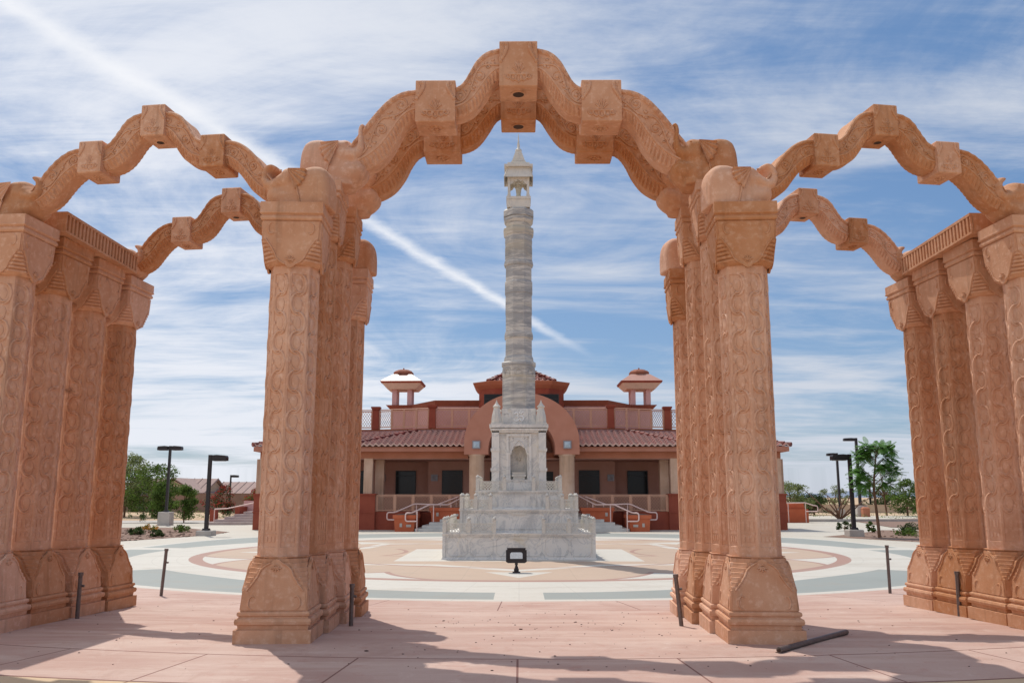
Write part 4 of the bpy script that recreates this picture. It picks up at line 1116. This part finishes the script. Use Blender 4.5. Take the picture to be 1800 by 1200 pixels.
# ------------------------------------------------------------------ street lamps
def lamp(x, y, h, arms, label, pw=.075, base=True, bh=.42, bw=.30, head=.62):
    t = thing('street_lamp', label, 'street lamp', (x, y, 0), 0, 'black street lamps')
    if base:
        b = MB(); b.frust(0,0,-.05,bh,bw,bw,bw*.97,bw*.97); b.frust(0,0,bh,bh+.03,bw*.97,bw*.97,bw*.9,bw*.9); b.build('footing', 'concrete', t)
    b = MB(); b.frust(0,0,0 if not base else bh+.02,h,pw,pw,pw*.9,pw*.9); b.frust(0,0,bh+.02 if base else 0,(bh if base else 0)+.12,pw*2,pw*2,pw*1.6,pw*1.6); b.build('pole', 'lamp_black', t)
    for a in arms:
        b = MB(); b.box(0,.14,-.03,.03,h-.16,h-.08); b.prism([(.12,h-.26),(.12,h-.02),(head*.5,h),(head+.1,h-.03),(head+.14,h-.10),(head+.14,h-.26)], -.18, .18)
        b.xf(Matrix.Rotation(radians(a), 4, 'Z')); o = b.build('lamp_head', 'lamp_black', t)
        b = MB(); b.box(.2,head+.06,-.14,.14,h-.275,h-.261); b.xf(Matrix.Rotation(radians(a), 4, 'Z')); b.build('lens', 'lampface_dim', o)
lamp(-21.4, 54.3, 4.75, (0, 180), 'twin headed black lamp on the left, behind the gravel bed', .075, bh=.75, bw=.36, head=.60)
lamp(-13.75, 39.5, 3.52, (0,), 'nearest single headed black lamp on the left, by the plaza edge', .078, bh=.20, bw=.34, head=.62)
lamp(-31.4, 97, 4.0, (0,), 'small distant black lamp in front of the houses', .08, base=False, head=.7)
lamp(14.5, 39.1, 3.52, (180,), 'nearest single headed black lamp on the right, by the gravel bed', .078, bh=.26, bw=.32, head=.66)
lamp(29.6, 78, 6.75, (180,), 'tallest black lamp on the right, just left of the slender feathery tree', .11, bh=.9, bw=.45, head=.95)
lamp(29.8, 83.5, 5.7, (180,), 'thin black lamp seen behind the head of the near right lamp', .10, bh=.5, bw=.35, head=.8)
lamp(37.3, 120, 2.95, (0, 180), 'small distant twin headed lamp above the bushes right of the building', .09, base=False, head=.55)
lamp(39.1, 100, 3.0, (180,), 'small distant lamp behind the slender feathery tree', .10, base=False, head=.5)

# ------------------------------------------------------------------ left steps, right ramp
LS = thing('garden_steps', 'wide low stone steps with pink side wall left of the building', 'stairs', (-17, 56, 0))
b = MB()
for i in range(5): b.box(-2.2+.45*i, 2.6, -1.2+.45*i, 2.5, -.06 if i == 0 else .15*i+.001, .15*(i+1))
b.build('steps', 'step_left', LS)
b = MB(); b.box(-1.0, 2.6, 2.51, 2.8, 0, 1.42); b.build('side_wall', 'stucco_pink', LS)
MB().box(-1.05, -.75, .9, 2.5, 0, 1.05).build('wall_pier', 'brick_red', LS); MB().box(-2.5, -2.1, .5, .9, 0, .85).build('wall_pier', 'brick_red', LS)
b = MB(); b.tube([(-1.9,-.4,.92),(-1.2,-.2,.95),(.3,.8,1.32),(1.0,1.1,1.36),(1.0,1.1,.75)], .035, 6); b.tube([(-1.9,-.4,.1),(-1.9,-.4,.92)], .03, 6); b.build('handrail', 'rail', LS)
RP = thing('access_ramp', 'low pink ramp wall with white handrail right of the building', 'ramp', (18.2, 60, 0))
b = MB(); b.box(-1.6, 1.1, 0, .3, -.05, .86); b.loft([[(-1.6,.31,-.05),(1.1,.31,-.05),(1.1,2,-.05),(-1.6,2,-.05)],[(-1.6,.31,1.16),(.9,.31,1.24),(.9,2,1.24),(-1.6,2,1.16)]]); b.build('ramp_wall', 'planter', RP)
b = MB(); b.tube([(-1.4,-.2,1.26),(.85,-.2,1.28),(1.35,-.2,1.12),(1.6,-.2,1.08),(1.66,-.2,1.0),(1.66,-.2,.78),(1.6,-.2,.72),(.85,-.2,.72)], .035, 6)
for x in (-.3, .85): b.tube([(x,-.2,0),(x,-.2,1.27)], .03, 6)
b.build('handrail', 'rail', RP)
tag(MB().frust(0,0,0,.04,.9,.5,.9,.5).box(-14,14,-.25,.05,-.05,.16).build('kerb_wall', 'concrete', loc=(30, 62.5, 0)), 'low grey concrete kerb behind the right paving', 'kerb')

# perimeter walls and houses
def wall_thing(A, B, h, label, mat='blockwall'):
    L = hypot(B[0]-A[0], B[1]-A[1]); t = thing('boundary_wall', label, 'wall', (A[0], A[1], 0), atan2(B[1]-A[1], B[0]-A[0]))
    b = MB(); b.box(0, L, -.1, .1, -.2, h); b.build('wall_panel', mat, t)
    b = MB(); b.box(-.02, L+.02, -.13, .13, h+.001, h+.07)
    for i in range(int(L/5)+1): b.box(i*5-.2, i*5+.2, -.16, .16, -.2, h-.002)
    b.build('coping_and_piers', mat, t)
wall_thing((-75, 104), (-26, 100), 1.95, 'long brown block wall behind the left planting, in front of the houses')
wall_thing((28, 100), (75, 88), .75, 'low tan boundary wall far behind the right gravel bed', 'housewall')
def house(x, y, w, d, eave, ridge, label, gable=True, rz=0):
    t = thing('house', label, 'house', (x, y, 0), rz, 'low houses beyond the block wall')
    b = MB(); b.box(-w/2, w/2, 0, d, -.1, eave); b.prism([(0+.0, eave+.001), (d, eave+.001), (d/2, ridge-.12)], w/2-.2, w/2-.002, axis='x'); b.prism([(0, eave+.001), (d, eave+.001), (d/2, ridge-.12)], -w/2+.002, -w/2+.2, axis='x'); b.build('wall', 'housewall', t)
    b = MB(); o_ = .45
    for s_ in (0, 1):
        ya, yb = (-o_, d/2) if s_ == 0 else (d+o_, d/2); za = eave-(ridge-eave)*o_/(d/2)
        b.loft([[(-w/2-o_, ya, za), (w/2+o_, ya, za), (w/2+o_, yb, ridge), (-w/2-o_, yb, ridge)], [(-w/2-o_, ya, za+.14), (w/2+o_, ya, za+.14), (w/2+o_, yb, ridge+.14), (-w/2-o_, yb, ridge+.14)]])
    n = int(w/.9)
    for i in range(n+1): x_ = -w/2-o_+.06+(w+2*o_-.12)*i/n; b.tube([(x_, -o_-.02, eave-(ridge-eave)*o_/(d/2)+.16), (x_, d/2, ridge+.16)], .07, 5)
    b.build('roof', 'houseroof', t)
    if gable:   # front gable wing
        b = MB(); gw, gd = 2.9, 2.5; xo = w/2-gw+.2
        b.box(xo-gw+.3, xo+gw-.3, -gd, -.01, -.1, eave+.1); b.prism([(xo-gw+.3, eave+.101), (xo+gw-.3, eave+.101), (xo, ridge-.2)], -gd, -gd+.2); b.build('gable_wall', 'housewall', t)
        b = MB()
        for s_ in (-1, 1):
            b.loft([[(xo, -gd-.3, ridge), (xo+s_*(gw+.1), -gd-.3, eave-.12), (xo+s_*(gw+.1), d/2, eave-.12), (xo, d/2, ridge)], [(xo, -gd-.3, ridge+.13), (xo+s_*(gw+.1), -gd-.3, eave+.01), (xo+s_*(gw+.1), d/2, eave+.01), (xo, d/2, ridge+.13)]])
        b.build('gable_roof', 'houseroof', t)
house(-44.5, 112, 9.5, 9, 2.15, 3.85, 'tan house with a front gable, nearest to the green trees')
house(-36.6, 117, 6.5, 9, 2.1, 3.5, 'house with a long mauve roof between the gabled house and the red flowering bushes', False)
house(-31.6, 121, 5, 8, 1.9, 3.0, 'low roofed house glimpsed just left of the temple building', False)
b = MB(); b.ngon([(.03,0),(.03,2.3)], 8); b.box(-.28,.28,-.02,.02,1.75,2.3, 1); tag(b.build('sign', ['steel', 'sign'], loc=(-31.5, 75, 0)), 'small grey road sign on a thin post left of the building', 'sign')
b = MB(); b.box(-.28,.28,-.28,.28,0,.70); b.frust(0,0,.70,.82,.3,.3,.12,.12); tag(b.build('trash_bin', 'frieze', loc=(29.62, 77.0, 0)), 'squat pink stone bin at the foot of the tallest right lamp', 'bin')
b = MB(); b.ngon([(.25,0),(.38,.45),(.40,.5),(.34,.5)], 14); tag(b.build('plant_pot', 'step', loc=(36.8, 79.5, 0)), 'round white planter pot by the far right path', 'pot')

# ------------------------------------------------------------------ trees and plants
def leaves(b, c, rad, n, size, mi=0, flatness=1.0):
    for i in range(n):
        while True:
            p = Vector((random.uniform(-1,1), random.uniform(-1,1), random.uniform(-1,1)))
            if p.length < 1: break
        p = Vector((p.x*rad[0], p.y*rad[1], p.z*rad[2]*flatness))+Vector(c)
        d = Vector((random.gauss(0,1), random.gauss(0,1), random.gauss(0,.7))).normalized(); s_ = size*random.uniform(.6,1.4)
        e = d.orthogonal().normalized(); e.rotate(Matrix.Rotation(random.uniform(0,6.28), 3, d))
        b.add([p-d*s_, p+e*s_*.5, p+d*s_, p-e*s_*.5], [(0,1,2,3)], mi)
def tree(name, label, cat, x, y, h, w, leafm, n_clump, n_leaf, size, trunk_h=.35, tr=.1, low=.25, group=None, stems=1, extra=None, z0=0, seed=0):
    random.seed(seed+int(x*7)+int(y*13))
    t = thing(name, label, cat, (x, y, z0), 0, group)
    tb = MB(); cb = MB(); cl = []
    for k in range(n_clump):
        a = random.uniform(0, 6.28); f = random.uniform(low, 1.0); prof = sin(pi*min(1, (f-low)/(1-low)*.85+.12))**.6
        r = w/2*prof*sqrt(random.uniform(.1, 1)); cl.append((r*cos(a), r*sin(a), h*f*(1-.06*random.random())))
    for s_ in range(stems):
        ox = random.uniform(-.15, .15)*w*(stems > 1); oy = random.uniform(-.1,.1)*w*(stems > 1)
        top = Vector((ox*1.3, oy, h*trunk_h)); tb.tube([(ox*.5, oy*.5, -.1), (ox*.8, oy, h*trunk_h*.5), top], [tr, tr*.8, tr*.6], 7)
        for c in cl[s_::stems][:12]:
            tb.tube([top, Vector(c).lerp(top, .5)+Vector((0,0,.05*h)), Vector(c)], [tr*.45, tr*.25, tr*.08], 5)
    for c in cl:
        rr = w*random.uniform(.10, .19)*(1.8 if name == 'young_tree' else 1); leaves(cb, c, (rr, rr, rr*.7), n_leaf, size)
    tb.build('trunk', 'bark', t); cb.build('crown', leafm, t)
    if extra:
        eb = MB()
        for c in cl[:len(cl)]:
            rr = w*.16; leaves(eb, (c[0]*1.05, c[1]*1.05, c[2]*1.03), (rr, rr, rr*.7), int(n_leaf*.8), size)
        eb.build('blossom', extra, t)
    return t
G1 = 'green trees left of the building'
tree('tree', 'tallest pale green tree on the left beside the outer columns', 'tree', -33.5, 76, 5.4, 5.6, 'leaf_pale', 46, 130, .10, group=G1, low=.2)
tree('tree', 'mid green bushy tree between the outer columns and the gabled house', 'tree', -30.3, 74, 4.2, 4.6, 'leaf', 44, 140, .09, group=G1, low=.15)
tree('tree', 'dark dense tree low behind the twin headed lamp', 'tree', -35.5, 80, 4.2, 5.0, 'leaf_dark', 34, 120, .11, group=G1, low=.15)
tree('tree', 'tree half hidden by the outer left columns', 'tree', -38.5, 78, 4.8, 5.0, 'leaf', 34, 120, .10, group=G1, low=.15)
tree('young_tree', 'slender young tree just left of the twin headed lamp base', 'tree', -24.2, 60.5, 2.7, 1.5, 'leaf', 30, 200, .055, group='slender young trees by the lamp', low=.15, tr=.035, stems=3)
tree('young_tree', 'slender young tree just right of the twin headed lamp', 'tree', -22.4, 60, 2.4, 1.35, 'leaf', 30, 200, .055, group='slender young trees by the lamp', low=.15, tr=.035, stems=3)
tree('flowering_bush', 'red flowering bush between the near lamp and the garden steps', 'bush', -25.4, 76, 2.5, 2.6, 'leaf_dark', 26, 60, .07, group='red flowering bushes', low=.1, tr=.05, stems=2, extra='flower_red')
tree('flowering_bush', 'red flowering bush above the garden steps next to the building', 'bush', -21.3, 74, 2.2, 3.0, 'leaf', 26, 60, .07, group='red flowering bushes', low=.1, tr=.05, stems=2, extra='flower_red')
tree('flowering_bush', 'red bush farthest right, touching the building corner', 'bush', -18.2, 72, 2.3, 1.8, 'leaf_dark', 18, 50, .07, group='red flowering bushes', low=.1, tr=.05, stems=2, extra='flower_red')
shrubs = [(-21.5, 44.5, .75, 1.3, 'leaf', 'spreading green shrub in front of the twin headed lamp, near the columns'), (-26.2, 62, .95, 1.5, 'leaf_dark', 'round dark shrub beyond the path on the left'),
          (-14.9, 53.5, .62, 1.9, 'leaf', 'low green shrub at the foot of the garden steps'), (-17.2, 40.2, .28, .9, 'leaf_dark', 'tiny dark shrub in the left gravel bed'), (-16.2, 43.2, .30, .9, 'leaf', 'small shrub at the back of the left gravel bed'),
          (-15.4, 38.2, .26, .7, 'leaf_dark', 'small clump near the point of the left gravel bed'), (-19.4, 38.0, .30, .6, 'leaf', 'small clump in the left gravel bed by the outer columns'), (-20.0, 62.5, .7, 1.2, 'leaf_dark', 'shrub between the thin sign post and the near lamp'),
          (17.0, 39.5, .30, 1.1, 'leaf', 'low green clump right of the slender feathery tree'), (18.9, 43.5, .40, 1.2, 'leaf_dark', 'dark low shrub in the right gravel bed by the columns'), (16.2, 45.0, .45, .8, 'leaf_dark', 'small shrub behind the slender feathery tree'),
          (16.8, 43.0, .5, .5, 'leaf', 'thin upright clump in the middle of the right gravel bed'), (32.0, 72.0, .8, 1.2, 'leaf', 'round shrub at the far end of the right gravel bed'), (35.2, 74.0, .9, 1.1, 'leaf_dark', 'dark round shrub beside the outer right columns')]
for i, (x, y, h, w, m, lab) in enumerate(shrubs):
    tree('shrub', lab, 'shrub', x, y, h, w, m, 14, 46, .045, trunk_h=.3, tr=.02, low=.12, group='low shrubs in the planting beds', seed=i)
tree('flower_clump', 'low orange flowering clump in the left gravel bed below the twin headed lamp', 'flowers', -17.55, 42.6, .34, .9, 'leaf', 12, 20, .04, tr=.02, low=.2, extra='flower_orange')
G2 = 'desert trees far right of the building'
tree('desert_tree', 'pale round desert tree directly right of the building corner', 'tree', 25.5, 84, 2.75, 4.2, 'leaf_pale', 44, 120, .075, group=G2, low=.12)
tree('desert_tree', 'dark green low tree left of the near right lamp', 'tree', 28.2, 86, 1.9, 3.2, 'leaf_dark', 34, 120, .075, group=G2, low=.1)
tree('desert_tree', 'dark bush tree just behind the slender feathery tree', 'tree', 40.2, 99, 2.3, 4.4, 'leaf_dark', 34, 110, .09, group=G2, low=.1)
tree('desert_tree', 'grey green tree between the right lamp poles', 'tree', 35.5, 101, 2.8, 3.4, 'leaf_pale', 26, 90, .08, group=G2, low=.15)
tree('desert_tree', 'bright green tree beside the outer right columns', 'tree', 34.5, 80, 3.0, 3.2, 'leaf', 34, 120, .08, group=G2, low=.1)
tree('desert_tree', 'tall thin pale tree behind the outer right columns', 'tree', 33.6, 82, 4.6, 3.4, 'leaf_pale', 30, 34, .07, group=G2, low=.4, tr=.06, stems=3)
tree('desert_tree', 'low bush tree left of the pair of far lamp posts', 'tree', 33, 104, 1.5, 4.5, 'leaf', 24, 90, .09, group=G2, low=.1)
# bare curling branches plant
random.seed(5)
b = MB()
for k in range(9):
    a = radians(20+17*k+random.uniform(-6,6)); L = random.uniform(2.0, 3.2); pts = []
    for i in range(9):
        t_ = i/8; pts.append((cos(a)*L*t_*.85+.08*sin(t_*7+k), random.uniform(-.1,.1), .1+L*t_*(.9+.1*sin(k))*abs(sin(a))**.5-(.9*t_**3 if k % 2 else 0)))
    b.tube(pts, [.075*(1-.75*i/8) for i in range(9)], 5)
tag(b.build('bare_tree', 'bark', loc=(22.2, 62.5, 0)), 'bare dark plant with curling branches behind the near right lamp', 'tree')
random.seed(11)
# slender tree with feathery fronds
t = thing('feathery_tree', 'slender tree with feathery flat fronds beside the right gravel bed', 'tree', (15.02, 37.7, 0))
tb = MB(); cb = MB()
tb.tube([(0,0,-.05),(-.03,0,.7),(-.06,.03,1.4),(-.10,0,2.0),(-.04,.0,2.6),(.06,0,3.2),(.15,0,3.7)], [.075,.065,.055,.05,.04,.03,.015], 8)
tips = []
for z, a, L in ((1.75,2.9,.9),(1.8,.3,1.0),(2.0,1.7,.7),(2.1,3.4,1.0),(2.2,-.3,1.1),(2.4,2.6,1.0),(2.5,.4,1.0),(2.6,-1.5,.8),(2.9,3.3,.95),(2.9,.0,.9),(3.1,1.9,.8),(3.2,2.9,.8),(3.3,.25,1.0),(3.4,-1.4,.7),(3.5,3.1,.5),(3.55,.6,.7),(3.7,1.5,.3)):
    L *= .74; p0 = Vector((-.05+.08*(z-2), 0, z)); p1 = p0+Vector((cos(a)*L*.6, sin(a)*L*.6, L*.55)); p2 = p0+Vector((cos(a)*L, sin(a)*L, L*.62))
    tb.tube([p0, p1, p2], [.022,.014,.006], 5); tips += [(p1, a), (p2, a), ((p1+p2)/2, a+.5)]
for p, a in tips:
    for k in range(10):
        an = a+random.uniform(-2.4, 2.4); L = random.uniform(.25, .5); dirv = Vector((cos(an), sin(an), random.uniform(-.9, .6))); p = p+Vector((0, 0, random.gauss(0, .035))); side = Vector((-sin(an), cos(an), 0))
        for i in range(9):
            c = p+dirv*L*(i+1)/9; s_ = .085*sin(pi*(i+1.5)/11)+.02
            for sg in (-1, 1): q = c+side*sg*s_+Vector((0,0,-.02)); cb.add([c, c+dirv*.03, q+dirv*.045, q+dirv*.01], [(0,1,2,3)])
tb.build('trunk', 'bark', t); cb.build('crown', 'leaf_fern', t)
# grassy scrub scattered on the far ground
random.seed(3); b = MB()
for i in range(900):
    side = random.random() < .5
    x = random.uniform(-70,-18) if side else random.uniform(24, 80); y = random.uniform(66, 99) if side else random.uniform(66, 87)
    leaves(b, (x, y, .12), (.3, .3, .14), 5, .07)
o = b.build('scrub', 'leaf_pale'); o['kind'] = 'stuff'; o['label'] = 'sparse dry scrub on the far desert ground'; o['category'] = 'scrub'
random.seed(4); b = MB()
for i in range(2600):
    if i % 2: x = random.uniform(-30,-13.8); y = random.uniform(30, 47)
    else: x = random.uniform(14.8, 40); y = random.uniform(33, 70)
    if x > 13 and y > 38+ (x-13)*1.4: continue
    if x < 0 and (y > 47.5-(x+22)*.6 and x > -22 or y < 34.8+(-15.2-x)*-2.5): continue
    s_ = random.uniform(.03, .08); b.ball((x, y, s_*.2), (s_, s_, s_*.6), n=5, m=3)
o = b.build('gravel', 'bed'); o['kind'] = 'stuff'; o['label'] = 'brown gravel stones in the planting beds'; o['category'] = 'gravel'

# ------------------------------------------------------------------ light and sky
SUN_EL, SUN_AZ = radians(60), radians(-27)   # azimuth from +Y, negative is left
sd = Vector((sin(SUN_AZ)*cos(SUN_EL), cos(SUN_AZ)*cos(SUN_EL), sin(SUN_EL)))
sun = bpy.data.lights.new('sun', 'SUN'); sun.energy = 3.3; sun.angle = radians(.5); sun.color = (1, .95, .87)
so = bpy.data.objects.new('sun', sun); C.objects.link(so); so.rotation_euler = sd.to_track_quat('Z', 'Y').to_euler(); so.location = sd*50
w = bpy.data.worlds.new('World'); S.world = w; w.use_nodes = True; nt = w.node_tree; t = NT(nt)
bg = nt.nodes['Background']; bg.inputs['Strength'].default_value = .15
sky = t.n('ShaderNodeTexSky'); sky.sky_type = 'NISHITA'; sky.sun_disc = False; sky.sun_elevation = SUN_EL; sky.sun_rotation = SUN_AZ
sky.air_density = 1.0; sky.dust_density = .6; sky.ozone_density = 1.5
tc = t.n('ShaderNodeTexCoord'); sx = t.n('ShaderNodeSeparateXYZ'); t.l(tc.outputs['Generated'], sx.inputs[0])
zc = t.math('MAXIMUM', sx.outputs[2], .03)
zc2 = t.math('ADD', zc, .09)
U = t.math('DIVIDE', sx.outputs[0], zc); V = t.math('DIVIDE', sx.outputs[1], zc)
U2 = t.math('DIVIDE', sx.outputs[0], zc2); V2 = t.math('DIVIDE', sx.outputs[1], zc2)
cb = t.n('ShaderNodeCombineXYZ'); t.l(U2, cb.inputs[0]); t.l(V2, cb.inputs[1]); P = cb.outputs[0]
# cirrus: broad broken patches, streaked along the wind
m1 = t.mapping(P, (.55, .80, 1), (0, 0, radians(-18)), (3.1, 1.3, 0))
n1 = t.noise(m1, 1.15, 10, .62, .9)
m2 = t.mapping(P, (.7, 2.4, 1), (0, 0, radians(-22)), (1, 7, 0))
n2 = t.noise(m2, 1.9, 9, .68, .5)
n3 = t.noise(t.mapping(P, (1, 1, 1), (0, 0, 0), (5, 2, 0)), .42, 3, .5, .4)
bias = t.math('MULTIPLY', t.ramp(U, 1.2, -.9), .05)
top = t.math('MULTIPLY', t.math('MULTIPLY', t.ramp(U, .75, -.1), t.ramp(V, 2.5, 1.6)), .16)
hb = t.math('MULTIPLY', t.ramp(sx.outputs[2], .22, .02), .12)
cov = t.math('ADD', t.math('ADD', t.math('MULTIPLY', n1, .70), t.math('MULTIPLY', n2, .32)), t.math('ADD', t.math('MULTIPLY', n3, .30), t.math('ADD', t.math('ADD', bias, top), hb)))
cl = t.math('MULTIPLY', t.ramp(cov, .60, .88), .96)
# contrail: a straight line on the cloud plane
wob = t.math('MULTIPLY', t.math('SUBTRACT', t.noise(P, 2.6, 8, .75), .5), .14)
ln = t.math('ADD', t.math('SUBTRACT', U, t.math('MULTIPLY_ADD', t.math('SUBTRACT', V, 1.65), .335, -1.055)), wob)
wd = t.math('MULTIPLY_ADD', t.noise(P, 5, 6, .7), .11, .03)
ct = t.math('SUBTRACT', 1.0, t.math('DIVIDE', t.math('ABSOLUTE', ln), wd), clamp=True)
ct = t.math('MULTIPLY', t.ramp(ct, .0, 1.1), t.ramp(V, 6.6, 4.5))
ct = t.math('MULTIPLY', ct, t.math('GREATER_THAN', sx.outputs[1], 0))
ct = t.math('MULTIPLY', ct, t.math('MULTIPLY_ADD', t.noise(P, 9, 5, .7), .8, .45), clamp=True)
cool = t.mix(.6, sky.outputs[0], (.48, 1.30, 2.85))
glow = t.ramp(U, .9, -1.2)
cloudc = t.mix(glow, (4.5, 4.8, 5.4), (5.9, 6.1, 6.6))
c1 = t.mix(cl, cool, cloudc)
t.l(t.mix(t.math('MULTIPLY', ct, .92), c1, (6.5, 6.6, 6.9)), bg.inputs['Color'])

# ------------------------------------------------------------------ camera
cam = bpy.data.cameras.new('camera'); co = bpy.data.objects.new('camera', cam); C.objects.link(co)
co.location = (0, 0, 1.7); cam.sensor_width = 36; cam.lens = 31.0; cam.clip_end = 4000; cam.clip_start = .1
co.rotation_euler = (radians(90)+math.atan(272/1550), 0, math.atan(12/1550))
S.camera = co
S.view_settings.view_transform = 'Standard'; S.view_settings.look = 'None'; S.view_settings.exposure = -0.08; S.view_settings.gamma = 1
S.render.resolution_x, S.render.resolution_y = 1024, 682
